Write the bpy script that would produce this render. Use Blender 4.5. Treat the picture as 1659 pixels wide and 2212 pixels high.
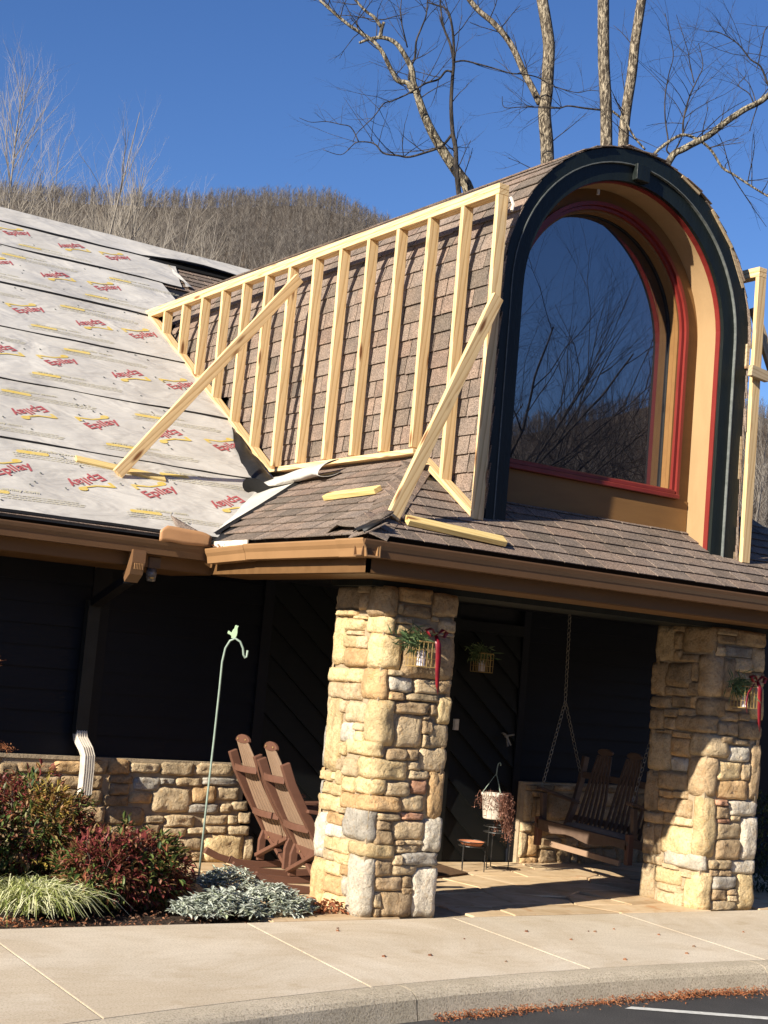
import bpy, math, random
import numpy as np
from mathutils import Vector, Matrix, noise
R = math.radians
rnd = random.Random(7)
sc = bpy.context.scene
col = sc.collection
for o in list(bpy.data.objects): bpy.data.objects.remove(o)

# ---------------------------------------------------------------- camera
RV = Vector((0.82467507, -0.55917565, 0.08505068))
UV = Vector((-0.13052986, -0.04184166, 0.99056107))
FW = Vector((0.55033896, 0.82799268, 0.10749489))
EYE = Vector((0, 0, 1.65)); FPX = 3204.82
cd = bpy.data.cameras.new('camera'); cam = bpy.data.objects.new('camera', cd); col.objects.link(cam)
cam.matrix_world = Matrix(((RV.x, UV.x, -FW.x, 0), (RV.y, UV.y, -FW.y, 0), (RV.z, UV.z, -FW.z, EYE.z), (0, 0, 0, 1)))
cd.sensor_fit = 'VERTICAL'; cd.sensor_height = 36; cd.lens = FPX / 2212 * 36
cd.clip_start = 0.1; cd.clip_end = 6000
sc.camera = cam
def at(u, v, depth):                       # a photo point (1659 x 2212 px) at a given distance along the view axis
    return EYE + (FW + RV * ((u - 829.5) / FPX) - UV * ((v - 1106) / FPX)) * depth

# ---------------------------------------------------------------- sky and sun
SUN = Vector((2.0, 0.50, -1.0)).normalized()
elev = math.asin(-SUN.z)
w = bpy.data.worlds.new('World'); sc.world = w; w.use_nodes = True
nt = w.node_tree; bg = nt.nodes['Background']
sky = nt.nodes.new('ShaderNodeTexSky'); sky.sky_type = 'NISHITA'; sky.sun_disc = False
sky.sun_elevation = elev; sky.sun_rotation = math.atan2(-SUN.x, -SUN.y)
sky.altitude = 900; sky.air_density = 1.0; sky.dust_density = 0.15; sky.ozone_density = 3.2
hsv = nt.nodes.new('ShaderNodeHueSaturation'); hsv.inputs['Hue'].default_value = .512; hsv.inputs['Saturation'].default_value = 1.19; nt.links.new(sky.outputs[0], hsv.inputs['Color'])
nt.links.new(hsv.outputs[0], bg.inputs[0]); bg.inputs[1].default_value = 0.074
sd = bpy.data.lights.new('sun', 'SUN'); sd.energy = 5.0; sd.angle = R(0.53); sd.color = (1, 0.925, 0.79)
so = bpy.data.objects.new('sun', sd); col.objects.link(so); so.location = (-20, -5, 20)
so.rotation_euler = SUN.to_track_quat('-Z', 'Y').to_euler()
sc.view_settings.view_transform = 'Standard'; sc.view_settings.look = 'None'
sc.view_settings.exposure = 0.95; sc.view_settings.gamma = 1

# ---------------------------------------------------------------- materials
class N:
    def __init__(s, name):
        s.m = bpy.data.materials.new(name); s.m.use_nodes = True; s.t = s.m.node_tree
        s.b = s.t.nodes['Principled BSDF']
    def n(s, t, **k):
        x = s.t.nodes.new('ShaderNode' + t)
        for a, v in k.items(): setattr(x, a, v)
        return x
    def l(s, a, b): s.t.links.new(a, b)
    def coords(s, stretch=(1, 1, 1), obj_random=True):
        tc = s.n('TexCoord'); mp = s.n('Mapping'); mp.inputs['Scale'].default_value = stretch
        s.l(tc.outputs['Object'], mp.inputs['Vector'])
        if obj_random:
            oi = s.n('ObjectInfo'); mu = s.n('Math', operation='MULTIPLY'); mu.inputs[1].default_value = 57.0
            s.l(oi.outputs['Random'], mu.inputs[0]); s.l(mu.outputs[0], mp.inputs['Location'])
        return mp.outputs[0]
    def noise(s, vec, scale, detail=4, rough=.55, dist=0):
        x = s.n('TexNoise'); x.inputs['Scale'].default_value = scale; x.inputs['Detail'].default_value = detail
        x.inputs['Roughness'].default_value = rough; x.inputs['Distortion'].default_value = dist
        s.l(vec, x.inputs['Vector']); return x.outputs[0]
    def ramp(s, fac, stops, interp='LINEAR'):
        x = s.n('ValToRGB'); r = x.color_ramp; r.interpolation = interp
        while len(r.elements) < len(stops): r.elements.new(0.5)
        for e, (p, c) in zip(r.elements, stops): e.position = p; e.color = (*c, 1) if len(c) == 3 else c
        s.l(fac, x.inputs[0]); return x.outputs[0]
    def mix(s, a, b, fac, blend='MIX'):
        x = s.n('MixRGB', blend_type=blend)
        for i, v in ((0, fac), (1, a), (2, b)):
            if hasattr(v, 'links'): s.l(v, x.inputs[i])
            else: x.inputs[i].default_value = v if i == 0 else (*v, 1)
        return x.outputs[0]
    def vary(s, colr, amount, island=False):          # per object (and per island) brightness
        oi = s.n('ObjectInfo'); f = oi.outputs['Random']
        if island:
            g = s.n('NewGeometry'); ad = s.n('Math', operation='ADD'); fr = s.n('Math', operation='FRACT')
            s.l(f, ad.inputs[0]); s.l(g.outputs['Random Per Island'], ad.inputs[1]); s.l(ad.outputs[0], fr.inputs[0]); f = fr.outputs[0]
        mr = s.n('MapRange'); mr.inputs['To Min'].default_value = 1 - amount; mr.inputs['To Max'].default_value = 1 + amount
        s.l(f, mr.inputs['Value'])
        v = s.n('VectorMath', operation='SCALE'); s.l(colr, v.inputs[0]); s.l(mr.outputs[0], v.inputs['Scale']); return v.outputs[0]
    def bump(s, h, strength=.3, dist=.01, base=None):
        x = s.n('Bump'); x.inputs['Strength'].default_value = strength; x.inputs['Distance'].default_value = dist
        s.l(h, x.inputs['Height'])
        if base is not None: s.l(base, x.inputs['Normal'])
        return x.outputs[0]
    def done(s, colr=None, rough=.7, bump=None, spec=.3, metal=0):
        if colr is not None:
            if hasattr(colr, 'links'): s.l(colr, s.b.inputs['Base Color'])
            else: s.b.inputs['Base Color'].default_value = (*colr, 1)
        if hasattr(rough, 'links'): s.l(rough, s.b.inputs['Roughness'])
        else: s.b.inputs['Roughness'].default_value = rough
        s.b.inputs['Specular IOR Level'].default_value = spec; s.b.inputs['Metallic'].default_value = metal
        if bump is not None: s.l(bump, s.b.inputs['Normal'])
        return s.m

def simple(name, c1, c2=None, scale=8, rough=.7, bs=.2, bd=.004, fine=None, stretch=(1, 1, 1), vary=.0, spec=.3, metal=0, island=False):
    s = N(name); v = s.coords(stretch); c2 = c2 or tuple(x * .7 for x in c1)
    a = s.noise(v, scale, 6, .6); c = s.ramp(a, [(.3, c2), (.68, c1)])
    if vary: c = s.vary(c, vary, island)
    h = s.noise(v, fine or scale * 6, 4, .7)
    return s.done(c, rough, s.bump(h, bs, bd), spec, metal)

def stone_mat(name, base):
    s = N(name); v = s.coords()
    a = s.noise(v, 7, 6, .62, .6); b = s.noise(v, 55, 4, .7); g = s.noise(v, 17, 5, .6, 1.5)
    c = s.ramp(a, [(.27, tuple(x * .62 for x in base)), (.5, base), (.75, tuple(min(.9, x * 1.22 + .04) for x in base))])
    rust = s.ramp(g, [(.52, (0, 0, 0)), (.66, (1, 1, 1))])
    rm = s.n('Math', operation='MULTIPLY'); rm.inputs[1].default_value = .38; s.l(rust, rm.inputs[0])
    c = s.mix(c, (base[0] * .95, base[1] * .72, base[2] * .45), rm.outputs[0])
    dk = s.ramp(b, [(.34, (.62, .6, .58)), (.5, (1, 1, 1))]); c = s.mix(c, dk, .8, 'MULTIPLY')
    c = s.vary(c, .16)
    h = s.noise(v, 22, 8, .68, .4); h2 = s.noise(v, 90, 4, .7)
    vo = s.n('TexVoronoi', feature='DISTANCE_TO_EDGE'); vo.inputs['Scale'].default_value = 9; s.l(v, vo.inputs['Vector']); n0 = s.bump(s.ramp(vo.outputs['Distance'], [(0, (0, 0, 0)), (.12, (1, 1, 1))]), .35, .008); n1 = s.bump(h, 1, .022, n0); n2 = s.bump(h2, .8, .005, n1)
    return s.done(c, .88, n2, .2)

def wood_mat(name, base, dark, knots=True, vary=.08, rough=.62):
    s = N(name); tc = s.n('TexCoord'); oi = s.n('ObjectInfo')
    mp = s.n('Mapping'); mp.inputs['Scale'].default_value = (.42, 6, 6); s.l(tc.outputs['Object'], mp.inputs['Vector'])
    mu = s.n('Math', operation='MULTIPLY'); mu.inputs[1].default_value = 31.0; s.l(oi.outputs['Random'], mu.inputs[0]); s.l(mu.outputs[0], mp.inputs['Location'])
    v = mp.outputs[0]
    wv = s.n('TexWave', wave_type='BANDS', bands_direction='DIAGONAL', wave_profile='SAW'); wv.inputs['Scale'].default_value = 2.6
    wv.inputs['Distortion'].default_value = 5.5; wv.inputs['Detail'].default_value = 3; wv.inputs['Detail Scale'].default_value = .7
    s.l(v, wv.inputs['Vector'])
    c = s.ramp(wv.outputs['Fac'], [(0, base), (.62, tuple(x * .93 for x in base)), (1, dark)])
    fib = s.noise(v, 9, 5, .7); fr = s.ramp(fib, [(.3, (.84, .8, .76)), (.62, (1, 1, 1))]); c = s.mix(c, fr, .7, 'MULTIPLY')
    if knots:
        m2 = s.n('Mapping'); m2.inputs['Scale'].default_value = (1.6, 7, 7); s.l(tc.outputs['Object'], m2.inputs['Vector']); s.l(mu.outputs[0], m2.inputs['Location'])
        vo = s.n('TexVoronoi'); vo.inputs['Scale'].default_value = 1.3; s.l(m2.outputs[0], vo.inputs['Vector'])
        kf = s.ramp(vo.outputs['Distance'], [(.09, (1, 1, 1)), (.20, (0, 0, 0))]); c = s.mix(c, (.2, .085, .03), kf)
    c = s.vary(c, vary)
    return s.done(c, rough, s.bump(wv.outputs['Fac'], .12, .002), .25)

M = {}
M['lumber'] = wood_mat('fresh_pine_lumber', (.80, .575, .30), (.54, .33, .14))
M['cleat'] = wood_mat('treated_pine', (.72, .54, .23), (.54, .37, .13))
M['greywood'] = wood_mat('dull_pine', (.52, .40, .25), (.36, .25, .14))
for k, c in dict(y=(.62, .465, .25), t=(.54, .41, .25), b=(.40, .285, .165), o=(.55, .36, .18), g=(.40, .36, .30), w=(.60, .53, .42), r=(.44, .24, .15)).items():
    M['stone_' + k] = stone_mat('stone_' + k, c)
M['mortar'] = simple('mortar', (.44, .34, .22), (.30, .23, .15), 14, .95, .9, .012, 60)

def shingle_mat():
    s = N('asphalt_shingle'); v = s.coords()
    vo = s.n('TexVoronoi'); vo.inputs['Scale'].default_value = 210; s.l(v, vo.inputs['Vector'])
    sep = s.n('SeparateColor'); s.l(vo.outputs['Color'], sep.inputs[0])
    g = s.ramp(sep.outputs[0], [(0, (.09, .072, .058)), (.3, (.185, .146, .116)), (.62, (.245, .195, .157)), (1, (.37, .30, .25))])
    big = s.noise(v, 5, 4); bl = s.ramp(big, [(.35, (.74, .74, .76)), (.62, (1.05, 1, .97))]); c = s.mix(g, bl, .9, 'MULTIPLY')
    oi = s.n('ObjectInfo'); ge = s.n('NewGeometry'); ad = s.n('Math', operation='ADD'); fr = s.n('Math', operation='FRACT')
    s.l(oi.outputs['Random'], ad.inputs[0]); s.l(ge.outputs['Random Per Island'], ad.inputs[1]); s.l(ad.outputs[0], fr.inputs[0])
    tn = s.ramp(fr.outputs[0], [(0, (.66, .68, .67)), (.22, (.82, .80, .78)), (.5, (1, 1, 1)), (.8, (1.05, .99, .95)), (1, (.90, .83, .80))]); c = s.mix(c, tn, 1, 'MULTIPLY')
    return s.done(c, .95, s.bump(vo.outputs['Distance'], .6, .003), .15)
M['shingle'] = shingle_mat()
M['tar'] = simple('black_tar_paper', (.016, .015, .014), (.008, .008, .008), 12, .5, .3, .004)
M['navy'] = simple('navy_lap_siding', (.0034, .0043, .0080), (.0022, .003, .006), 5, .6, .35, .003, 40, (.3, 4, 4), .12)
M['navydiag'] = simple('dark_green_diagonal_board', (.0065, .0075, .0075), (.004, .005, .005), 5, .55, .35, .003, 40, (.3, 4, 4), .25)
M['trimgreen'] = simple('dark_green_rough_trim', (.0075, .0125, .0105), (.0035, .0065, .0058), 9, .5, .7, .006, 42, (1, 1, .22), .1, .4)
M['soffit'] = simple('brown_fascia_board', (.16, .083, .032), (.12, .06, .022), 4, .55, .1, .002, 30, (.4, 3, 3), .05)
M['gutter'] = simple('sunlit_gutter_metal', (.33, .185, .085), (.28, .155, .07), 3, .38, .06, .002, 20, (1, 1, 1), .03, .5)  # gutter brown with sunlight put into the colour, for the sun-facing run
M['gutterdark'] = simple('shaded_gutter_metal', (.17, .09, .045), (.14, .075, .036), 3, .35, .06, .002, 20, (1, 1, 1), .03, .5)  # same gutter brown darkened for the runs turned from the sun
M['tanpanel'] = simple('tan_rough_sawn_panel', (.42, .27, .135), (.35, .225, .11), 5, .7, .45, .003, 60, (1, 1, .3), .03)
M['browntan'] = simple('brown_tan_painted_board', (.24, .125, .042), (.20, .10, .034), 5, .6, .3, .003, 50, (.4, 2, 2), .03)
M['red'] = simple('red_painted_trim', (.22, .026, .020), (.16, .017, .013), 6, .4, .12, .002, 40, (1, 1, .4), 0, .5)
M['edgegrey'] = simple('grey_raw_edge', (.16, .17, .16), (.08, .09, .085), 20, .8, .3, .002)
M['white'] = simple('weathered_white', (.72, .66, .56), (.50, .42, .33), 14, .6, .2, .002)
M['concrete'] = None
M['black'] = simple('black_metal', (.012, .012, .012), (.02, .018, .016), 20, .45, .1, .001, spec=.5)
M['chain'] = simple('chain_metal', (.32, .29, .24), (.20, .18, .15), 30, .45, .1, .001, metal=.6)
M['brown'] = simple('brown_recycled_plastic', (.145, .066, .042), (.12, .054, .034), 9, .55, .12, .001, 80, (.2, 2, 2), .04, .4)
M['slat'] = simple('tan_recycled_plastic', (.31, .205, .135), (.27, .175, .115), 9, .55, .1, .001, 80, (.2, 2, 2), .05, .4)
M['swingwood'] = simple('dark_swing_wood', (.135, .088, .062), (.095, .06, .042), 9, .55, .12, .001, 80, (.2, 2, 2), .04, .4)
M['cushion'] = simple('beige_cushion', (.40, .28, .20), (.34, .235, .17), 5, .85, .2, .003)
M['terracotta'] = simple('terracotta', (.52, .20, .10), (.42, .15, .07), 9, .8, .1, .002)
M['hookgreen'] = simple('pale_green_metal', (.30, .37, .30), (.22, .28, .24), 20, .5, .1, .001)
M['birdgreen'] = simple('pale_green_glass_bird', (.42, .55, .36), (.34, .47, .30), 10, .4, .05, .001, spec=.5)
M['ribbon'] = simple('red_satin_ribbon', (.24, .007, .015), (.12, .004, .008), 14, .4, .2, .004, spec=.5)
M['wire'] = simple('brass_wire', (.60, .42, .17), (.45, .30, .11), 9, .4, .05, .001, metal=.5)
M['candle'] = simple('white_candle', (.72, .66, .66), (.6, .54, .56), 9, .5, .05, .001)
M['cardboard'] = simple('tan_bent_metal_flashing', (.50, .27, .13), (.42, .22, .10), 4, .5, .15, .004, 20)
M['lens'] = simple('clear_lamp_lens', (.25, .22, .19), (.05, .045, .04), 60, .15, .3, .003, spec=.8)
M['mat'] = simple('coir_doormat', (.16, .085, .040), (.09, .05, .025), 40, .95, .8, .006)
M['soil'] = simple('bark_mulch', (.075, .045, .028), (.028, .018, .012), 25, .95, 1, .02, 60)
M['asphalt'] = None
M['paint'] = simple('white_road_paint', (.68, .66, .60), (.42, .41, .37), 22, .8, .4, .003, 120)

def ground_mats():
    s = N('broom_finished_concrete'); tc = s.n('TexCoord'); v = tc.outputs['Object']
    a = s.noise(v, 1.1, 6, .6); c = s.ramp(a, [(.3, (.56, .475, .36)), (.7, (.68, .59, .465))])
    sp = s.noise(v, 85, 5, .8); d = s.ramp(sp, [(.36, (.62, .57, .5)), (.5, (1, 1, 1)), (.75, (1.12, 1.1, 1.05))]); c = s.mix(c, d, .9, 'MULTIPLY')
    m2 = s.n('Mapping'); m2.inputs['Scale'].default_value = (1, 6, 1); s.l(v, m2.inputs[0])
    st = s.noise(m2.outputs[0], 2.6, 5, .65); d2 = s.ramp(st, [(.3, (.84, .80, .74)), (.55, (1, 1, 1))]); c = s.mix(c, d2, .35, 'MULTIPLY')
    blot = s.noise(v, 3.3, 3, .5); blot2 = s.noise(v, .7, 7, .7, 1.2); d4 = s.ramp(blot2, [(.42, (.86, .82, .76)), (.56, (1, 1, 1))]); c = s.mix(c, d4, .8, 'MULTIPLY'); d3 = s.ramp(blot, [(.62, (1, 1, 1)), (.72, (.84, .80, .74))]); c = s.mix(c, d3, .8, 'MULTIPLY')
    c = s.vary(c, .04)
    M['concrete'] = s.done(c, .9, s.bump(sp, .5, .004), .2)
    s = N('kerb_exposed_aggregate'); tc = s.n('TexCoord'); v = tc.outputs['Object']
    a = s.noise(v, 2.2, 6, .65); c = s.ramp(a, [(.3, (.44, .37, .265)), (.7, (.60, .51, .385))])
    sp = s.noise(v, 95, 4, .75); d = s.ramp(sp, [(.34, (.42, .38, .33)), (.5, (1, 1, 1)), (.72, (1.25, 1.22, 1.15))]); c = s.mix(c, d, .85, 'MULTIPLY')
    M['kerb'] = s.done(c, .92, s.bump(sp, .9, .008), .2)
    s = N('asphalt'); tc = s.n('TexCoord'); v = tc.outputs['Object']
    a = s.noise(v, 1.5, 6, .6); c = s.ramp(a, [(.3, (.045, .043, .042)), (.7, (.085, .08, .075))])
    sp = s.noise(v, 120, 3, .7); d = s.ramp(sp, [(.35, (.45, .45, .45)), (.6, (1, 1, 1)), (.72, (2.2, 2.1, 2))]); c = s.mix(c, d, .85, 'MULTIPLY')
    M['asphalt'] = s.done(c, .9, s.bump(sp, .8, .008), .25)
    s = N('flagstone'); v = s.coords()
    a = s.noise(v, 3.2, 6, .62, .6); c = s.ramp(a, [(.28, (.42, .28, .15)), (.5, (.58, .42, .25)), (.74, (.68, .52, .34))])
    g = s.noise(v, 6, 4, .6, 1); rf = s.ramp(g, [(.6, (0, 0, 0)), (.72, (.7, .7, .7))]); c = s.mix(c, (.46, .22, .09), rf)
    c = s.vary(c, .17); h = s.noise(v, 20, 6, .65)
    M['flag'] = s.done(c, .8, s.bump(h, .5, .006), .25)
ground_mats()

def underlay_mat():
    s = N('grey_roof_underlayment'); tc = s.n('TexCoord'); v = tc.outputs['Object']
    a = s.noise(v, 1.3, 5, .6); c = s.ramp(a, [(.3, (.455, .425, .38)), (.7, (.53, .50, .452))])
    f = s.noise(v, 60, 3, .7); d = s.ramp(f, [(.3, (.90, .90, .91)), (.6, (1, 1, 1))]); c = s.mix(c, d, .4, 'MULTIPLY')
    mp = s.n('Mapping'); mp.inputs['Rotation'].default_value = (0, 0, R(-33)); mp.inputs['Scale'].default_value = (1, 2.8, 2); s.l(v, mp.inputs[0])
    cr = s.noise(mp.outputs[0], 1.5, 3, .5, .6)
    mp2 = s.n('Mapping'); mp2.inputs['Rotation'].default_value = (0, 0, R(24)); mp2.inputs['Scale'].default_value = (1, 2.2, 2); s.l(v, mp2.inputs[0])
    cr2 = s.noise(mp2.outputs[0], 2.4, 3, .5, .4)
    vo = s.n('TexVoronoi', feature='SMOOTH_F1'); vo.inputs['Scale'].default_value = 1.1; s.l(mp.outputs[0], vo.inputs['Vector']); n0 = s.bump(vo.outputs['Distance'], .8, .08); n1 = s.bump(cr, .7, .08, n0); n2 = s.bump(cr2, .5, .04, n1)
    return s.done(c, .62, n2, .3)
M['underlay'] = underlay_mat()
M['inkred'] = simple('faded_red_print', (.36, .06, .065), (.40, .12, .12), 30, .6, .1, .001)
M['inkyellow'] = simple('yellow_print', (.60, .41, .06), (.60, .48, .20), 22, .6, .1, .001)
M['inkpale'] = simple('pale_yellow_print', (.48, .43, .25), (.50, .47, .40), 40, .6, .1, .001)

def leaf_mat(name, stops, rough=.5, trans=.25, spec=.35):
    s = N(name); g = s.n('NewGeometry'); c = s.ramp(g.outputs['Random Per Island'], stops)
    s.b.inputs['Transmission Weight'].default_value = 0
    s.done(c, rough, None, spec)
    if trans:
        tr = s.n('BsdfTranslucent'); s.l(c, tr.inputs[0]); mx = s.n('MixShader'); mx.inputs[0].default_value = trans
        out = s.t.nodes['Material Output']; s.l(s.b.outputs[0], mx.inputs[1]); s.l(tr.outputs[0], mx.inputs[2]); s.l(mx.outputs[0], out.inputs[0])
    return s.m
M['nandina'] = leaf_mat('nandina_leaves', [(0, (.03, .06, .015)), (.25, (.07, .11, .028)), (.45, (.15, .19, .05)), (.6, (.26, .22, .07)), (.72, (.34, .16, .07)), (.82, (.26, .075, .045)), (.92, (.12, .05, .03)), (1, (.40, .20, .13))])
M['nandred'] = leaf_mat('red_tip_leaves', [(0, (.17, .03, .03)), (.35, (.28, .07, .06)), (.6, (.15, .04, .028)), (.8, (.33, .16, .08)), (1, (.09, .10, .03))])
M['nandgold'] = leaf_mat('golden_leaves', [(0, (.46, .30, .06)), (.5, (.30, .25, .06)), (1, (.40, .18, .08))])
M['silver'] = leaf_mat('silver_woolly_leaves', [(0, (.28, .31, .25)), (.4, (.40, .43, .36)), (.8, (.52, .53, .45)), (1, (.34, .38, .23))], .85, .1, .1)
M['bladec'] = leaf_mat('cream_edged_blades', [(0, (.20, .26, .06)), (.3, (.40, .43, .13)), (.6, (.66, .65, .35)), (1, (.76, .74, .48))], .5, .3)
M['deadleaf'] = leaf_mat('fallen_leaves', [(0, (.10, .045, .025)), (.4, (.22, .09, .045)), (.7, (.30, .14, .07)), (1, (.17, .12, .08))], .8, .15)
M['redleaf'] = leaf_mat('dry_red_leaf_litter', [(0, (.16, .05, .022)), (.5, (.33, .115, .045)), (1, (.42, .20, .09))], .8, .15)
M['deadvine'] = leaf_mat('dried_plant', [(0, (.16, .07, .045)), (.5, (.30, .14, .10)), (1, (.36, .20, .15))], .8, .15)
M['fir'] = leaf_mat('evergreen_sprigs', [(0, (.035, .07, .025)), (.5, (.08, .13, .05)), (1, (.17, .22, .09))], .5, .1)
M['darkleaf'] = leaf_mat('dark_evergreen_leaves', [(0, (.02, .04, .015)), (1, (.05, .07, .03))], .5, .1)
def bark_mat(name, lo, hi, scale=18):
    s = N(name); tc = s.n('TexCoord'); mp = s.n('Mapping'); mp.inputs['Scale'].default_value = (1, 1, .28); s.l(tc.outputs['Object'], mp.inputs[0])
    a = s.noise(mp.outputs[0], scale, 6, .65, .8); c = s.ramp(a, [(.44, lo), (.5, tuple((x * 2 + y) / 3 for x, y in zip(lo, hi))), (.60, hi)])
    return s.done(c, .9, s.bump(a, 1, .05), .15)
M['bark'] = bark_mat('ridged_grey_bark', (.060, .046, .034), (.42, .35, .25), 21)
M['bark2'] = bark_mat('lichen_spotted_bark', (.045, .036, .028), (.42, .36, .25), 17)
M['darkbark'] = bark_mat('dark_twig_bark', (.022, .020, .019), (.075, .062, .052), 10)
M['twig'] = simple('thin_grey_twigs', (.17, .14, .115), (.09, .075, .062), 3, .85, .2, .002)
M['birch'] = simple('pale_sapling_bark', (.33, .29, .24), (.19, .165, .135), 3, .85, .2, .002)
M['hilltree'] = None
def hill_mats():
    s = N('bare_forest_trees'); g = s.n('NewGeometry')
    c = s.ramp(g.outputs['Random Per Island'], [(0, (.062, .050, .043)), (.5, (.104, .088, .075)), (.85, (.155, .136, .120)), (1, (.25, .225, .20))])
    M['hilltree'] = s.done(c, .95, None, .05)
    s = N('leaf_littered_hillside'); tc = s.n('TexCoord'); a = s.noise(tc.outputs['Object'], .03, 8, .65); c = s.ramp(a, [(.3, (.07, .050, .034)), (.7, (.13, .098, .070))])
    M['hill'] = s.done(c, .95, None, .05)
hill_mats()
def glass_mat():
    s = N('dark_reflective_glass'); s.b.inputs['Base Color'].default_value = (.006, .007, .01, 1); s.b.inputs['Roughness'].default_value = .3
    gl = s.n('BsdfGlossy'); gl.inputs['Color'].default_value = (.46, .46, .50, 1); gl.inputs['Roughness'].default_value = .004
    fr = s.n('Fresnel'); fr.inputs[0].default_value = 1.5; mr = s.n('MapRange'); mr.inputs['To Min'].default_value = .5; mr.inputs['To Max'].default_value = 1
    s.l(fr.outputs[0], mr.inputs[0]); mx = s.n('MixShader'); s.l(mr.outputs[0], mx.inputs[0]); s.l(s.b.outputs[0], mx.inputs[1]); s.l(gl.outputs[0], mx.inputs[2])
    tc = s.n('TexCoord'); b = s.noise(tc.outputs['Object'], 1.2, 2, .4); s.l(s.bump(b, .04, .02), gl.inputs['Normal'])
    s.l(mx.outputs[0], s.t.nodes['Material Output'].inputs[0]); return s.m
M['glass'] = glass_mat()

# ---------------------------------------------------------------- mesh helpers
WLOC = {}
def wl(p):
    v = Vector((0, 0, 0))
    while p is not None: v = v + p.location; p = p.parent
    return v
def empty(name, loc=(0, 0, 0), label=None, cat=None, group=None, parent=None, kind=None):
    o = bpy.data.objects.new(name, None); col.objects.link(o); o.empty_display_size = .1
    o.location = Vector(loc) - (wl(parent) if parent else Vector()); o.parent = parent
    tag(o, label, cat, group, kind); return o
def tag(o, label=None, cat=None, group=None, kind=None):
    if label: o['label'] = label
    if cat: o['category'] = cat
    if group: o['group'] = group
    if kind: o['kind'] = kind
    return o
class Mb:
    def __init__(s): s.v = []; s.f = []
    def quad(s, *p):
        n = len(s.v); s.v += [tuple(x) for x in p]; s.f.append(tuple(range(n, n + len(p))))
    def box(s, x0, x1, y0, y1, z0, z1):
        n = len(s.v); s.v += [(x, y, z) for x in (x0, x1) for y in (y0, y1) for z in (z0, z1)]
        s.f += [tuple(n + i for i in q) for q in ((0, 1, 3, 2), (4, 6, 7, 5), (0, 4, 5, 1), (2, 3, 7, 6), (0, 2, 6, 4), (1, 5, 7, 3))]; return s
    def bar(s, a, b, wd, th, up=(0, 0, 1)):        # rectangular bar; th measured along up, wd across
        a = Vector(a); b = Vector(b); d = (b - a).normalized(); u = Vector(up); u = (u - d * u.dot(d)).normalized(); r = d.cross(u)
        n = len(s.v)
        for p in (a, b):
            for i, j in ((-1, -1), (1, -1), (1, 1), (-1, 1)): s.v.append(tuple(p + r * (i * wd / 2) + u * (j * th / 2)))
        s.f += [tuple(n + i for i in q) for q in ((3, 2, 1, 0), (4, 5, 6, 7), (0, 1, 5, 4), (1, 2, 6, 5), (2, 3, 7, 6), (3, 0, 4, 7))]; return s
    def ribbon(s, pts, wd, th, side):              # swept rectangle through pts, wd along side
        pts = [Vector(p) for p in pts]; side = Vector(side).normalized(); n = len(s.v)
        for i, p in enumerate(pts):
            d = (pts[min(i + 1, len(pts) - 1)] - pts[max(i - 1, 0)]).normalized(); u = side.cross(d).normalized()
            ww = wd[i] if isinstance(wd, (list, tuple)) else wd
            for a, b in ((-1, -1), (1, -1), (1, 1), (-1, 1)): s.v.append(tuple(p + side * (a * ww / 2) + u * (b * th / 2)))
        m = len(pts)
        for i in range(m - 1):
            for k in range(4): s.f.append((n + i * 4 + k, n + i * 4 + (k + 1) % 4, n + i * 4 + 4 + (k + 1) % 4, n + i * 4 + 4 + k))
        s.f.append((n + 3, n + 2, n + 1, n)); e = n + (m - 1) * 4; s.f.append((e, e + 1, e + 2, e + 3)); return s
    def tube(s, pts, rad, sides=6, caps=True):
        pts = [Vector(p) for p in pts]; m = len(pts); n = len(s.v)
        if not isinstance(rad, (list, tuple)): rad = [rad] * m
        d0 = (pts[1] - pts[0]).normalized(); u = d0.orthogonal().normalized()
        for i, p in enumerate(pts):
            d = (pts[min(i + 1, m - 1)] - pts[max(i - 1, 0)]).normalized()
            u = (u - d * u.dot(d)); u = u.normalized() if u.length > 1e-6 else d.orthogonal().normalized(); r = d.cross(u)
            for k in range(sides):
                a = 2 * math.pi * k / sides; s.v.append(tuple(p + (u * math.cos(a) + r * math.sin(a)) * rad[i]))
        for i in range(m - 1):
            for k in range(sides):
                a = n + i * sides + k; b = n + i * sides + (k + 1) % sides; s.f.append((a, b, b + sides, a + sides))
        if caps:
            s.f.append(tuple(range(n + sides - 1, n - 1, -1))); e = n + (m - 1) * sides; s.f.append(tuple(range(e, e + sides)))
        return s
    def prism(s, poly, n3, h):                     # poly: list of 3D points (planar), extruded by -n3*h
        n3 = Vector(n3); k = len(poly); n = len(s.v)
        s.v += [tuple(p) for p in poly] + [tuple(Vector(p) - n3 * h) for p in poly]
        s.f.append(tuple(range(n, n + k))); s.f.append(tuple(range(n + 2 * k - 1, n + k - 1, -1)))
        for i in range(k): j = (i + 1) % k; s.f.append((n + j, n + i, n + k + i, n + k + j))
        return s
    def lathe(s, prof, c, sides=16):               # prof: (r, z)
        n = len(s.v); c = Vector(c)
        for r, z in prof:
            for k in range(sides): a = 2 * math.pi * k / sides; s.v.append((c.x + r * math.cos(a), c.y + r * math.sin(a), c.z + z))
        for i in range(len(prof) - 1):
            for k in range(sides): a = n + i * sides + k; b = n + i * sides + (k + 1) % sides; s.f.append((a, b, b + sides, a + sides))
        s.f.append(tuple(range(n + sides - 1, n - 1, -1))); e = n + (len(prof) - 1) * sides; s.f.append(tuple(range(e, e + sides))); return s
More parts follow.
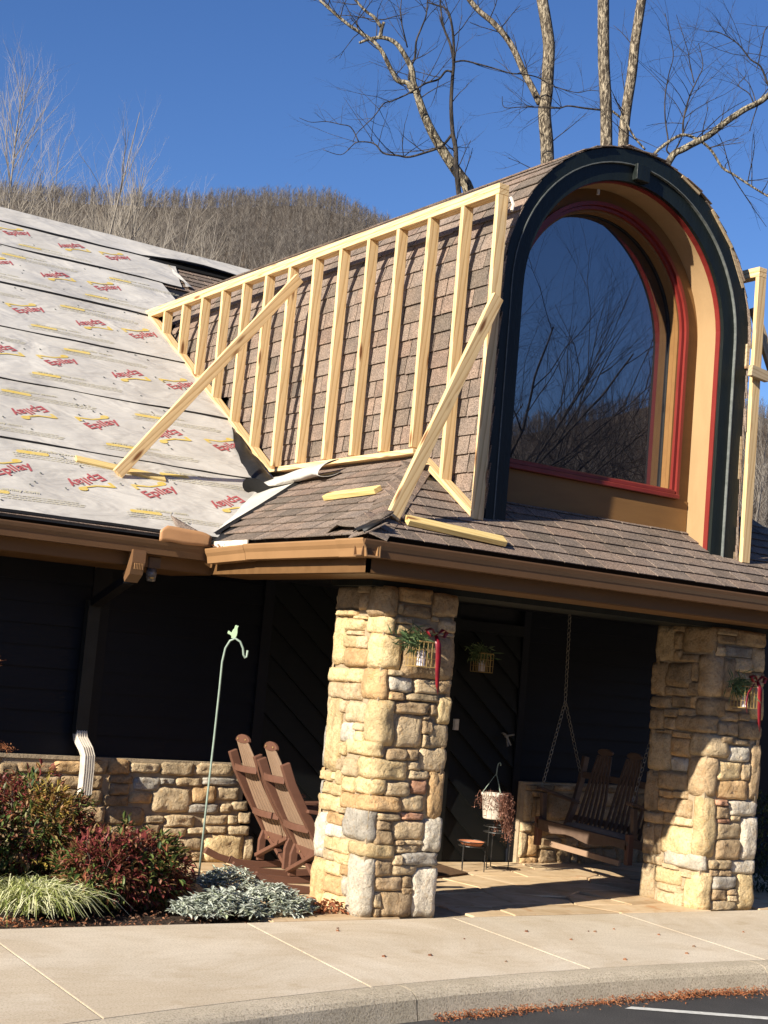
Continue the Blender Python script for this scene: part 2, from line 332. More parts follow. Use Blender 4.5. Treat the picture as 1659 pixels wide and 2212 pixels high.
    def profile(s, prof, p0, p1, out, close=True): # prof: (outward, up) swept straight from p0 to p1
        p0 = Vector(p0); p1 = Vector(p1); out = Vector(out); k = len(prof); n = len(s.v)
        for p in (p0, p1):
            for a, b in prof: s.v.append(tuple(p + out * a + Vector((0, 0, b))))
        for i in range(k if close else k - 1): j = (i + 1) % k; s.f.append((n + i, n + j, n + k + j, n + k + i))
        if close: s.f.append(tuple(range(n + k - 1, n - 1, -1))); s.f.append(tuple(range(n + k, n + 2 * k)))
        return s
    def mesh(s, name, off=None):
        me = bpy.data.meshes.new(name)
        v = s.v if off is None else [(a - off.x, b - off.y, c - off.z) for a, b, c in s.v]
        me.from_pydata(v, [], s.f); me.update(); return me
def smooth(me, on=True):
    me.polygons.foreach_set('use_smooth', [on] * len(me.polygons)); return me
def fix(me):
    import bmesh
    b = bmesh.new(); b.from_mesh(me); bmesh.ops.recalc_face_normals(b, faces=b.faces); b.to_mesh(me); b.free(); return me
def obj(name, mb, mat, parent=None, sm=False, bevel=0, fixn=False, **t):
    off = wl(parent) if parent else None
    me = mb.mesh(name, off) if isinstance(mb, Mb) else mb
    if fixn: fix(me)
    if mat is not None: me.materials.append(M[mat] if isinstance(mat, str) else mat)
    if sm: smooth(me)
    o = bpy.data.objects.new(name, me); col.objects.link(o); o.parent = parent
    if bevel: b = o.modifiers.new('bevel', 'BEVEL'); b.width = bevel; b.segments = 1; b.limit_method = 'ANGLE'
    tag(o, **t); return o
def inst(name, me, mat4, parent=None, **t):         # one more individual of a shared mesh
    o = bpy.data.objects.new(name, me); col.objects.link(o); o.parent = parent
    o.matrix_local = (Matrix.Translation(-wl(parent)) @ mat4) if parent else mat4
    tag(o, **t); return o
def frame(o, x, y, z):
    return Matrix(((x[0], y[0], z[0], o[0]), (x[1], y[1], z[1], o[1]), (x[2], y[2], z[2], o[2]), (0, 0, 0, 1)))
def lumber(name, a, b, wd, th, up, parent=None, mat='lumber', ends=(0, 0), **t):  # board, long axis local X; th along up; ends = mitre shift (along length per unit th)
    a = Vector(a); b = Vector(b); x = (b - a); L = x.length; x.normalize(); z = Vector(up); z = (z - x * z.dot(x)).normalized(); y = z.cross(x)
    m = Mb(); hw, ht = wd / 2, th / 2; n = 0
    for px, e in ((0, ends[0]), (L, ends[1])):
        for j, k in ((-1, -1), (1, -1), (1, 1), (-1, 1)): m.v.append((px + e * k * ht, j * hw, k * ht))
    m.f += [(3, 2, 1, 0), (4, 5, 6, 7), (0, 1, 5, 4), (1, 2, 6, 5), (2, 3, 7, 6), (3, 0, 4, 7)]
    me = fix(m.mesh(name)); me.materials.append(M[mat]); o = inst(name, me, frame(a, x, y, z), parent, **t)
    bv = o.modifiers.new('bevel', 'BEVEL'); bv.width = .003; bv.segments = 1; return o

def stone_patch(name, path, s0, s1, z0, z1, d, seed, mat, parent, nx=8, nz=7):
    """one field stone: path(s) -> (point xy, normal xy); face bulges outward by d, skirt sinks into the mortar"""
    r = random.Random(seed); m = Mb(); g = []
    ph = [r.uniform(0, 6.28) for _ in range(6)]; W = s1 - s0; H = z1 - z0; tilt = r.uniform(-.6, .6); tz = r.uniform(-.6, .6); fx = r.uniform(-.5, .5); fz = r.uniform(-.4, .4); fa = r.uniform(0, 3.14)
    e = r.uniform(7, 20)
    for j in range(nz + 1):
        for i in range(nx + 1):
            u = -1 + 2 * i / nx; v = -1 + 2 * j / nz
            # pull grid corners in for a rounded, uneven outline
            k = (abs(u) ** e + abs(v) ** e) ** (1 / e) if (u or v) else 1
            mx = max(abs(u), abs(v)); q = (mx / k) if k > 0 else 1
            an = math.atan2(v, u); wob = 1 + .022 * math.sin(2 * an + ph[0]) + .03 * math.sin(3 * an + ph[1]) + .022 * math.sin(5 * an + ph[2])
            uu = u * q * wob; vv = v * q * wob
            sx = (s0 + s1) / 2 + uu * (W / 2 + .006); z = (z0 + z1) / 2 + vv * (H / 2 + .004)
            edge = mx ** 14
            dep = d * (1 - .55 * edge) * (1 + .22 * tilt * u + .22 * tz * v) - .22 * d * max(0, (u - fx) * math.cos(fa) + (v - fz) * math.sin(fa)) + .009 * noise.noise(Vector((sx * 14, z * 14, ph[5])))*1.4 + r.uniform(-.0035, .0035)
            p, nn = path(sx); m.v.append((p[0] + nn[0] * dep, p[1] + nn[1] * dep, z)); g.append((sx, z))
    idx = lambda i, j: j * (nx + 1) + i
    for j in range(nz):
        for i in range(nx): m.f.append((idx(i, j), idx(i + 1, j), idx(i + 1, j + 1), idx(i, j + 1)))
    ring = [idx(i, 0) for i in range(nx)] + [idx(nx, j) for j in range(nz)] + [idx(i, nz) for i in range(nx, 0, -1)] + [idx(0, j) for j in range(nz, 0, -1)]
    b = len(m.v)
    for k in ring:
        sx, z = g[k]; p, nn = path(sx); cx, cz = (s0 + s1) / 2, (z0 + z1) / 2
        m.v.append((p[0] - nn[0] * .02 , p[1] - nn[1] * .02, z))
    K = len(ring)
    for k in range(K): m.f.append((ring[(k + 1) % K], ring[k], b + k, b + (k + 1) % K))
    o = obj(name, m, mat, parent, sm=True); return o

# ---------------------------------------------------------------- measured frame of the building
XE, YE, ZE, YM, S, MM = 5.137, 7.925, 2.489, 10.141, .644, .638
XS, YF = 6.31, 8.35                      # stud wall plane and its front
XR = 11.1                                # far end of the porch roof
roofM = lambda y: ZE + MM * (y - YM)
roofF = lambda y: ZE + S * (y - YE)
roofL = lambda x: ZE + S * (x - XE)
nM = Vector((0, -MM, 1)).normalized(); nF = Vector((0, -S, 1)).normalized(); nL = Vector((-S, 0, 1)).normalized()
kM = math.hypot(1, MM); kF = math.hypot(1, S)
def onM(x, t, h=0): return Vector((x, YM + t / kM, ZE + MM * t / kM)) + nM * h   # t: metres up the main slope
YR = 16.45; ZR = roofM(YR)

# ---------------------------------------------------------------- terrain, far hills
SKY = [(-4, .13), (-1, .16), (0, .22), (.25, .283), (.34, .296), (.44, .305), (.5, .314), (.53, .316), (.57, .303), (.63, .268), (.72, .232), (.84, .196), (1.2, .17), (1.9, .17), (2.25, .235), (2.38, .200), (2.48, .172), (2.8, .16), (4, .13)]
def ridge_el(a): return float(np.interp(a, [s[0] for s in SKY], [s[1] for s in SKY]))
def hill_z(a, d):
    R0, R1 = 170., 820.
    if d <= R0: return -.22
    H = (R1 * math.tan(ridge_el(a)) - 7)
    n = noise.noise(Vector((a * 14, d * .006, 1))) * 22 + noise.noise(Vector((a * 40, d * .02, 5))) * 6
    if d < R1:
        t = (d - R0) / (R1 - R0); return -.22 + H * (t ** 1.12) + n * t * (1 - t) * 2
    t = min(1, (d - R1) / 700); return -.22 + H * (1 - .7 * t)
def terrain():
    m = Mb(); na = 240; ds = [0.01, 25, 60, 110, 170] + [170 + 32.5 * k for k in range(1, 21)] + [900, 1050, 1300, 1800, 2600, 3500]
    for d in ds:
        for k in range(na):
            a = -math.pi + 2 * math.pi * k / na; m.v.append((d * math.sin(a), d * math.cos(a), hill_z(a, d)))
    for j in range(len(ds) - 1):
        for k in range(na): q = (k + 1) % na; m.f.append((j * na + k, j * na + q, (j + 1) * na + q, (j + 1) * na + k))
    obj('hills', m, 'hill', None, sm=True, kind='structure', fixn=True)
terrain()
def forest():
    r = np.random.RandomState(3); protos = []
    for t in range(7):
        segs = []; H = 1.0; segs.append(((0, 0, 0), (r.uniform(-.04, .04), r.uniform(-.04, .04), 1), .013))
        for k in range(22):
            z0 = r.uniform(.3, .9); a = r.uniform(0, 6.28); L = r.uniform(.14, .34) * (1.25 - z0 * .6)
            p1 = (L * .75 * math.cos(a), L * .75 * math.sin(a), z0 + L * r.uniform(.6, 1.1)); segs.append(((0, 0, z0), p1, .0065))
        V = []; F = []
        for a, b, rad in segs:
            n = len(V); a = np.array(a); b = np.array(b)
            for k in range(3): an = k * 2.094; V.append(a + np.array((math.cos(an), math.sin(an), 0)) * rad)
            V.append(b); F += [(n, n + 1, n + 3), (n + 1, n + 2, n + 3), (n + 2, n, n + 3)]
        protos.append((np.array(V), np.array(F)))
    Vs = []; Fs = []; off = 0
    def plant(a, d):
        nonlocal off
        V, F = protos[r.randint(7)]; h = r.uniform(8, 14); th = r.uniform(0, 6.28); c, s_ = math.cos(th), math.sin(th)
        P = V * h; P = np.stack([P[:, 0] * c - P[:, 1] * s_, P[:, 0] * s_ + P[:, 1] * c, P[:, 2]], 1) + np.array((d * math.sin(a), d * math.cos(a), hill_z(a, d) - .5))
        Vs.append(P); Fs.append(F + off); off += len(V)
    for _ in range(12500):
        a = r.uniform(.27, .62); d = 300 + 530 * r.uniform() ** .75; plant(a, d)
    for _ in range(7500): plant(r.uniform(.62, 1.12), r.uniform(260, 830))
    for _ in range(5200): plant(r.uniform(2.28, 2.6), r.uniform(320, 830))
    V = np.concatenate(Vs); F = np.concatenate(Fs); me = bpy.data.meshes.new('far_woods')
    me.vertices.add(len(V)); me.vertices.foreach_set('co', V.ravel()); me.loops.add(F.size); me.loops.foreach_set('vertex_index', F.ravel().astype(np.int32))
    me.polygons.add(len(F)); me.polygons.foreach_set('loop_start', np.arange(0, F.size, 3, dtype=np.int32)); me.update(calc_edges=True)
    me.materials.append(M['hilltree']); o = bpy.data.objects.new('far_woods', me); col.objects.link(o)
    tag(o, 'grey brown bare winter woods covering the far hillside', 'woods', kind='stuff')
forest()

# ---------------------------------------------------------------- ground near the house
def kerb_y(x):
    return 6.80 - .028 * (x - 7) ** 2 if x > 1.5 else 5.953 + .308 * (x - 1.5)
m = Mb(); m.quad((-40, -60, -.15), (60, -60, -.15), (60, 12, -.15), (-40, 12, -.15)); obj('parking_lot', m, 'asphalt', None, kind='structure')
xs = [-8 + .4 * i for i in range(72)]
m = Mb()
for i in range(len(xs) - 1):
    m.quad((xs[i], 8.40, -.045), (xs[i + 1], 8.40, -.045), (xs[i + 1], 12, -.045), (xs[i], 12, -.045))
obj('planting_bed', m, 'soil', None, kind='structure')
walk = empty('sidewalk', (5, 7.5, 0), kind='structure')
joints = [(-3.6, -3.75), (-1.95, -2.05), (-.3, -.38), (1.4, 1.28), (3.08, 2.935), (4.82, 4.59), (6.46, 6.27), (8.06, 7.80), (9.7, 9.45), (11.3, 11.1), (13, 12.8), (20, 20)]
for (b0, f0), (b1, f1) in zip(joints, joints[1:]):
    g = .005; n = 10; top = []
    P = [(b0 + g, 8.425), (b1 - g, 8.425)]
    fr = [(f1 - g + (f0 - f1 + 2 * g) * k / n) for k in range(n + 1)]
    P += [(x, kerb_y(x) + .008) for x in fr]
    # chamfered edges: inner top a hair higher than the rim
    cx = sum(p[0] for p in P) / len(P); cy = sum(p[1] for p in P) / len(P)
    inn = [(p[0] + (cx - p[0]) / max(.01, abs(cx - p[0])) * .007 * (abs(cx - p[0]) > .3), p[1] + (cy - p[1]) / max(.01, abs(cy - p[1])) * .012) for p in P]
    m = Mb(); k = len(P); m.v += [(x, y, 0) for x, y in inn] + [(x, y, -.0012) for x, y in P] + [(x, y, -.12) for x, y in P]
    m.f.append(tuple(range(k)))
    for q in range(2):
        for i in range(k): j = (i + 1) % k; m.f.append((q * k + i, q * k + k + i, q * k + k + j, q * k + j))
    obj('slab', m, 'concrete', walk, fixn=True)
kerb = empty('kerb', (5, 6.6, -.15), kind='structure')
prof = [(.0, -.001), (.075, -.001), (.115, -.007), (.145, -.022), (.163, -.045), (.185, -.15), (.185, -.2), (0, -.2)]
for x0, x1 in ((-3.9, -1.0), (-1.0, 1.88), (1.88, 4.77), (4.77, 7.65), (7.65, 10.5), (10.5, 13.4)):
    m = Mb(); n = 12; g = .004; k = len(prof)
    for i in range(n + 1):
        x = x0 + g + (x1 - x0 - 2 * g) * i / n; e = .01; sl = (kerb_y(x + e) - kerb_y(x - e)) / (2 * e); nn = Vector((sl, -1)).normalized()
        for o_, z in prof:
            jj = rnd.uniform(-.0015, .0015) if o_ > .05 else 0
            m.v.append((x + nn.x * (o_ + jj), kerb_y(x) + nn.y * (o_ + jj), z + jj))
    for i in range(n):
        for j in range(k): q = (j + 1) % k; m.f.append((i * k + j, i * k + q, (i + 1) * k + q, (i + 1) * k + j))
    m.f.append(tuple(range(k))); m.f.append(tuple(range(n * k + k - 1, n * k - 1, -1)))
    obj('kerb_section', m, 'kerb', kerb, fixn=True)
m = Mb(); m.quad((6.22, 6.42, -.146), (6.30, 6.45, -.146), (9.1, 4.80, -.146), (9.0, 4.73, -.146)); obj('parking_line', m, 'paint', None, kind='structure')
m = Mb()
for _ in range(16):     # stray spots and chips lying on the walk
    x, y = rnd.uniform(4.9, 8.6), rnd.uniform(6.95, 8.3); r_ = rnd.uniform(.006, .016)
    m.tube([(x, y, .001), (x + r_ * 1.5, y + r_, .004)], [r_, r_ * .5], 5)
obj('leaf_crumbs', m, 'deadleaf', None, label='few dark leaf crumbs scattered on the pale sidewalk', cat='leaf litter', kind='stuff')

m = Mb()
for b_, f_ in joints[:-1]: m.quad((f_ - .02, kerb_y(f_) + .012, -.010), (f_ + .02, kerb_y(f_) + .012, -.010), (b_ + .02, 8.42, -.010), (b_ - .02, 8.42, -.010))
obj('joint_filler', m, 'soil', walk)
# porch floor of irregular flagstones
porch = empty('porch_floor', (8, 9.7, 0), kind='structure')
m = Mb(); m.box(5.0, 11.6, 8.44, 10.98, -.2, -.012); obj('mortar_bed', m, 'mortar', porch)
def flags():
    r = random.Random(11); X0, X1, Y0, Y1 = 5.02, 11.6, 8.445, 10.96; nx, ny = 13, 6
    P = [[(X0 + (X1 - X0) * i / nx + (r.uniform(-.15, .15) if 0 < i < nx else 0), Y0 + (Y1 - Y0) * j / ny + (r.uniform(-.12, .12) if 0 < j < ny else 0)) for i in range(nx + 1)] for j in range(ny + 1)]
    used = set()
    for j in range(ny):
        for i in range(nx):
            if (i, j) in used: continue
            q = [P[j][i], P[j][i + 1], P[j + 1][i + 1], P[j + 1][i]]
            if i + 1 < nx and r.random() < .33 and (i + 1, j) not in used:
                used.add((i + 1, j)); q = [P[j][i], P[j][i + 1], P[j][i + 2], P[j + 1][i + 2], P[j + 1][i + 1], P[j + 1][i]]
            elif r.random() < .25:   # cut a corner
                a, b = q[2], q[1]; q = [q[0], q[1], ((a[0] + b[0]) / 2, (a[1] + b[1]) / 2), ((a[0] + q[3][0]) / 2, (a[1] + q[3][1]) / 2), q[3]]
            cx = sum(p[0] for p in q) / len(q); cy = sum(p[1] for p in q) / len(q)
            q = [(p[0] + (cx - p[0]) * .022, p[1] + (cy - p[1]) * .03) for p in q]; z = r.uniform(-.003, .003)
            if 5.60 < cx < 6.40 and 8.4 < cy < 8.9 or 8.85 < cx < 9.6 and 8.4 < cy < 8.9: continue
            m = Mb(); m.prism([(p[0], p[1], z) for p in q], (0, 0, 1), .03); obj('flagstone', m, 'flag', porch, bevel=.006)
flags()

# ================================================================ THE HOUSE
house = empty('stone_porch_lodge', (8, 11, 0), 'lodge with brown shingle roof, arched dormer and field stone porch columns', 'building')

def stones_from(txt, path_f, path_s, path_q, parent, dep, seed0):
    for n, it in enumerate(t for t in txt.split(';') if t):
        k = it[0]; c = it[1]; a, b, z0, z1 = [float(x) / 1000 for x in it[3:].split(',')]
        r = random.Random(seed0 + n); d = dep * r.uniform(.75, 1.35)
        if b - a < .02 and k != 'Q' or z1 - z0 < .012: continue
        if k == 'F': stone_patch('stone', path_f, a, b, z0, z1, d, seed0 + n, 'stone_' + c, parent)
        elif k == 'S': stone_patch('stone', path_s, -b, -a, z0, z1, d, seed0 + n, 'stone_' + c, parent)
        else: stone_patch('stone', path_q, -a + .02, b - .02, z0, z1, d, seed0 + n, 'stone_' + c, parent, nx=12)

def column(x0, y0, w_, d_, h, txt, seed, label):
    c = empty('stone_column', (x0 + w_ / 2, y0 + d_ / 2, 0), label, None, parent=house)
    ins = .022
    m = Mb(); m.box(x0 + ins, x0 + w_ - ins, y0 + ins, y0 + d_ - ins, -.06, h); obj('mortar_core', m, 'mortar', c)
    pf = lambda s: ((x0 + s, y0 + ins), (0, -1))
    ps = lambda s: ((x0 + ins, y0 - s), (-1, 0))
    def pq(s):
        rc = .05
        if s < -rc: return ((x0 + ins, y0 - s + ins), (-1, 0))
        if s > rc: return ((x0 + s + ins, y0 + ins), (0, -1))
        a = (s + rc) / (2 * rc) * math.pi / 2; cx, cy = x0 + ins + rc, y0 + ins + rc
        return ((cx - rc * math.cos(a), cy - rc * math.sin(a)), (-math.cos(a), -math.sin(a)))
    stones_from(txt, pf, ps, pq, c,   .034, seed)
    r = random.Random(seed + 999)                       # the two faces turned away
    for face in ('R', 'B'):
        z = .01
        while z < h - .05:
            hh = min(r.choice([.09, .13, .18, .24, .3]), h - z); s = .0; L = d_ if face == 'R' else w_
            while s < L - .04:
                ww = min(r.uniform(.14, .36), L - s)
                pth = (lambda q: ((x0 + w_ - ins, y0 + q), (1, 0))) if face == 'R' else (lambda q: ((x0 + w_ - q, y0 + d_ - ins), (0, 1)))
                stone_patch('stone', pth, s + .012, s + ww - .008, z + .01, z + hh - .008, .036, r.randint(0, 9999), 'stone_' + r.choice('ytbbog'), c, 4, 4); s += ww
            z += hh
    return c
LC="Sb,358,643,2082,2238;Sb,225,352,2201,2252;Sb,227,338,2080,2196;Qb,211,99,2040,2245;Fo,120,391,2156,2250;Fb,412,626,2085,2237;Ft,115,142,2066,2137;Fb,153,402,2057,2135;Ft,117,259,2004,2041;Ft,415,463,2044,2070;Ft,482,615,1974,2053;Sy,356,625,2036,2075;Sy,234,392,2016,2034;Qy,213,94,1924,2035;Sy,489,641,1690,2016;Sy,256,495,1935,2008;St,262,458,1901,1927;Sy,338,497,1812,1894;St,191,329,1811,1892;So,178,478,1681,1802;Qy,163,173,1684,1911;Fy,123,224,1929,1991;Ft,237,415,1942,2008;Ft,433,614,1944,1963;Fb,192,627,1638,1933;Sy,421,650,1566,1656;Sy,231,409,1571,1660;Qo,210,79,1471,1673;Ft,83,190,1643,1674;Fw,102,285,1535,1636;Ft,305,511,1532,1628;Fb,521,620,1542,1635;St,376,640,1448,1552;St,218,365,1450,1563;Fo,97,223,1476,1527;Ft,248,525,1480,1525;Sy,440,609,941,1435;St,159,399,1296,1430;St,413,457,1351,1429;Sw,257,438,1152,1280;St,147,250,1244,1290;Sy,137,233,1165,1238;Qy,132,154,1164,1458;Fb,158,446,1387,1464;Fb,455,516,1386,1464;Fy,522,625,1335,1511;Ft,185,397,1156,1377;Fb,397,443,1355,1377;Fb,404,490,1256,1350;Ft,465,623,1161,1326;Sy,354,414,1059,1142;Qy,334,85,1082,1177;Fb,122,282,1064,1135;Fb,289,376,1069,1135;Ft,408,622,999,1154;Ft,418,463,1162,1245;St,377,454,953,1027;St,179,361,924,1039;Qy,168,302,935,1064;Ft,310,412,1002,1059;Ft,329,483,942,995;Sy,508,646,865,924;Sy,438,501,878,924;Sy,362,428,848,946;Sy,500,644,775,846;Sy,363,489,772,848;Sy,213,354,813,910;Qy,202,131,823,926;Ft,138,333,821,907;Fr,355,468,839,929;Fo,504,624,682,989;Ft,336,479,931,938;Sy,362,645,658,759;So,163,361,703,802;Qo,150,269,716,813;Ft,278,468,720,824;So,317,517,574,650;St,295,371,663,694;Sw,509,640,333,633;Sw,295,502,488,566;Qg,295,93,508,724;Ft,95,288,657,697;Fr,294,469,664,704;Fb,105,207,589,649;Ft,230,482,524,649;Fw,490,634,449,671;Fb,84,230,488,581;Sy,409,505,397,470;Sy,206,399,393,486;Qy,200,248,406,492;Ft,273,443,437,486;Fb,252,319,491,515;Ft,330,482,494,516;St,386,512,325,386;Sy,184,373,320,383;Ft,251,315,356,415;Fg,320,617,352,432;So,482,652,-30,313;Sy,291,491,232,320;So,194,280,250,319;Fb,101,246,281,377;Ft,261,442,288,348;So,256,478,105,217;Sw,195,246,119,234;Qw,180,102,4,390;Fb,116,337,181,264;Fb,342,423,199,274;Sy,176,483,-45,100;Fw,437,630,1,334;Fb,339,427,156,193;Ft,115,168,68,163;Fb,173,429,6,169;Fb,124,166,7,60;Ft,95,251,380,391;"
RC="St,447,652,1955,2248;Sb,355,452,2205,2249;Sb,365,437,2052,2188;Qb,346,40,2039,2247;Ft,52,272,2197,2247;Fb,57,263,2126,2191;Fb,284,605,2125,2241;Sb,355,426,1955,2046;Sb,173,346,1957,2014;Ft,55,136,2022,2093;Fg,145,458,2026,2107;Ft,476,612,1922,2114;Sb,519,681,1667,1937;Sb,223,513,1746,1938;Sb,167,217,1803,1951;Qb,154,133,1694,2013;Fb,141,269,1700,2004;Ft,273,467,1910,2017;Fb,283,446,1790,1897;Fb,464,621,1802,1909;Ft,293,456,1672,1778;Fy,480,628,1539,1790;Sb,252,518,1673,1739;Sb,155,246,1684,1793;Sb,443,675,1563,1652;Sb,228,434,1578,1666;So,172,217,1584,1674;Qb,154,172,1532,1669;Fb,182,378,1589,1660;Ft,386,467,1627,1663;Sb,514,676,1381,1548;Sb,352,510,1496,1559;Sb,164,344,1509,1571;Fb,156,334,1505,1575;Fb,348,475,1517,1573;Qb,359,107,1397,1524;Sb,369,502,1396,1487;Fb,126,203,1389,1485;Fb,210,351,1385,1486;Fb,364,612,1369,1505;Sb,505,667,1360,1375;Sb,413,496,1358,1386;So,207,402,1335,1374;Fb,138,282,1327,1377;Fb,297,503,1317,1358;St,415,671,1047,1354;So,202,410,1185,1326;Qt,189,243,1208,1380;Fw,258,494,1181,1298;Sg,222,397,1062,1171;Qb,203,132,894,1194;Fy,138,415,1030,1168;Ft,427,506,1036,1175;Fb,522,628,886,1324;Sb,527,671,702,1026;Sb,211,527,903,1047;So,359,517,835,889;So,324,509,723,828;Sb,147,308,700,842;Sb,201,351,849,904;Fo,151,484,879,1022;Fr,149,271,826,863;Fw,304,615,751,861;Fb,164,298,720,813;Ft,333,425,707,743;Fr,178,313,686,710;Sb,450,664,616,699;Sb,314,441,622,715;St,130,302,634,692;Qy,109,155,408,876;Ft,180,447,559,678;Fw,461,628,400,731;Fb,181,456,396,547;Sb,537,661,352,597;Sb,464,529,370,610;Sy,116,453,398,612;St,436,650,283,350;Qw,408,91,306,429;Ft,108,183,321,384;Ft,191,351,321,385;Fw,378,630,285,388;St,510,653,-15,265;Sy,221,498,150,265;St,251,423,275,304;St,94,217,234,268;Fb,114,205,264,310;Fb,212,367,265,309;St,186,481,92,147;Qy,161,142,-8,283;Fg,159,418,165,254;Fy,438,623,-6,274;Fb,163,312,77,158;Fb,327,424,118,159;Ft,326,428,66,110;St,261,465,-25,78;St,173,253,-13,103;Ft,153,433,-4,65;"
WL="Fb,3999,4141,651,734;Fb,4140,4428,677,742;Fo,4434,4655,682,767;Fb,4663,4866,684,791;Fo,4875,5053,688,801;Ft,5061,5319,708,775;Ft,5326,5626,695,794;Ft,5637,5986,706,801;Fg,5115,5327,571,664;Fg,5338,5460,621,661;Ft,5478,5689,614,675;Fg,5716,6017,627,679;Fo,5087,5268,468,543;Ft,5283,5618,400,590;Fo,5631,5835,484,614;Ft,5853,6046,513,607;Fg,5611,5885,399,467;Ft,5898,5998,409,472;Ft,6007,6143,428,501;Fb,4895,5085,617,672;Fb,4903,5062,530,606;Fb,4862,5069,443,517;Fb,4892,5214,294,428;Ft,5225,5394,314,365;Ft,5408,5662,288,374;Ft,5756,5971,309,379;Ft,5984,6065,316,382;Ft,6077,6179,326,409;Ft,5375,5599,212,271;Ft,5616,5778,235,279;Ft,5792,5964,240,289;Ft,5993,6178,229,295;Fb,5237,5362,226,298;Ft,5497,5762,108,192;Fy,5784,6136,11,225;Ft,5471,5667,19,88;Fb,5681,5779,11,84;Ft,6152,6229,20,210;Fb,5285,5258,598,598;Fb,5474,5610,599,606;Fb,4907,5045,183,280;Fb,5053,5228,184,283;Fb,5245,5477,122,210;Fb,5056,5231,89,169;Fb,4885,5048,73,167;Fb,5247,5452,19,110;Fb,4676,4828,571,665;Fb,4493,4659,566,659;Fb,4297,4477,561,653;Fb,4105,4281,555,647;Fb,4690,4842,446,555;Fb,4424,4673,441,549;Fb,4182,4408,436,543;Fb,4688,4874,306,431;Fb,4390,4671,302,425;Fb,4133,4374,298,419;Fb,4669,4889,181,290;Fb,4373,4653,179,286;Fb,4053,4356,176,282;"
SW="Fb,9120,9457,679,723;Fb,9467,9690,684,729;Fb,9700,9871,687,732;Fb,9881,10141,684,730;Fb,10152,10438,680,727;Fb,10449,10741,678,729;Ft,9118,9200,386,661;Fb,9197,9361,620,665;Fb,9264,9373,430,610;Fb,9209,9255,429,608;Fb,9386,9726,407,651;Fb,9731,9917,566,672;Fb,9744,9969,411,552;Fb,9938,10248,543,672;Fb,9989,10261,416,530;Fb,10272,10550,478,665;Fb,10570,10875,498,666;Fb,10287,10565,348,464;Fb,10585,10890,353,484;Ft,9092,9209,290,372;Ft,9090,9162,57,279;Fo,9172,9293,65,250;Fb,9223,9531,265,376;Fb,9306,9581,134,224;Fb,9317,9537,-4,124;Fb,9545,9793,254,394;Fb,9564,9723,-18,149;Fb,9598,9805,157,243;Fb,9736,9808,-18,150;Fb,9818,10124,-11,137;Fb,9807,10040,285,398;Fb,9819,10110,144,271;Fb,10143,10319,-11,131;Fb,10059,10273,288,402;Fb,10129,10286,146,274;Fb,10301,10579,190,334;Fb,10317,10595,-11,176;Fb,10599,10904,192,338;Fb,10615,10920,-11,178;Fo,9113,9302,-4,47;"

column(5.711, 8.477, .622, .642, 2.238, LC, 100, 'sunlit field stone column with wreathed candle lantern')
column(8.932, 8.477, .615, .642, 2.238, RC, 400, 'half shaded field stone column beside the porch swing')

# stone wainscot walls at the back
def wains(x0, x1, yf, h, txt, seed, fill_to=None, label=None):
    c = empty('stone_half_wall', ((x0 + x1) / 2, yf + .07, 0), label, None, parent=house)
    m = Mb(); m.box(x0, x1, yf + .02, yf + .13, -.06, h - .02); obj('mortar_core', m, 'mortar', c)
    m = Mb(); m.box(x0, x1, yf + .005, yf + .16, h - .019, h + .008); obj('mortar_cap', m, 'mortar', c)
    pf = lambda s: ((s, yf + .02), (0, -1))
    stones_from(txt, pf, pf, pf, c, .03, seed)
    if fill_to is not None:
        r = random.Random(seed); z = .0; top = h - .13
        while z < top - .03:
            hh = min(r.choice([.08, .11, .15, .2]), top - z); s = x0
            while s < fill_to - .05:
                ww = min(r.uniform(.12, .34), fill_to - s)
                stone_patch('stone', pf, s + .01, s + ww - .008, z + .008, z + hh - .008, .03, r.randint(0, 9999), 'stone_' + r.choice('tbbg'), c, 4, 4); s += ww
            z += hh
        s = x0
        while s < fill_to - .05:
            ww = min(r.uniform(.25, .45), fill_to - s); stone_patch('stone', pf, s + .01, s + ww - .006, h - .12, h - .015, .04, r.randint(0, 9999), 'stone_b', c, 5, 4); s += ww
    return c
wains(1.0, 6.10, 10.9, .80, WL, 700, 4.0, 'sunlit stone half wall behind the rocking chairs')
wains(9.07, 11.8, 10.9, .742, SW, 900, None, 'shaded stone half wall behind the porch swing')

# siding walls
def lap_wall(x0, x1, y, z0, z1, expo, label, seed, mat='navy'):
    c = empty('lap_siding_wall', ((x0 + x1) / 2, y, z0), label, None, parent=house); r = random.Random(seed)
    m = Mb(); m.box(x0, x1, y + .02, y + .1, 0, z1); obj('sheathing', m, 'tar', c)
    z = z0; n = 0
    while z < z1:
        zt = min(z + expo, z1); m = Mb()
        # clapboard: thick bottom edge, thin top tucked under the next
        v = [(x0, y - .012, z - .01), (x0, y + .02, z - .01), (x0, y + .02, zt), (x0, y + .008, zt)]
        m.v += v + [(x1, a[1], a[2]) for a in v]; m.f += [(0, 3, 2, 1), (4, 5, 6, 7), (0, 4, 7, 3), (3, 7, 6, 2), (1, 2, 6, 5), (0, 1, 5, 4)]
        obj('board', m, mat, c, fixn=True); z = zt; n += 1
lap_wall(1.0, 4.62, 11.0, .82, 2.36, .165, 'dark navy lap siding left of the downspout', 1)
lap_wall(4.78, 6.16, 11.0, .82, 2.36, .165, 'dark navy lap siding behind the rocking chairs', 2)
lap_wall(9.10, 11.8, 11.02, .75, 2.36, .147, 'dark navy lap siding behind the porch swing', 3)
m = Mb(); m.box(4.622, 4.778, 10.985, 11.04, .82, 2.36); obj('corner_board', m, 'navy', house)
m = Mb(); m.box(6.162, 6.26, 10.97, 11.06, .0, 2.36); obj('corner_board', m, 'navy', house)
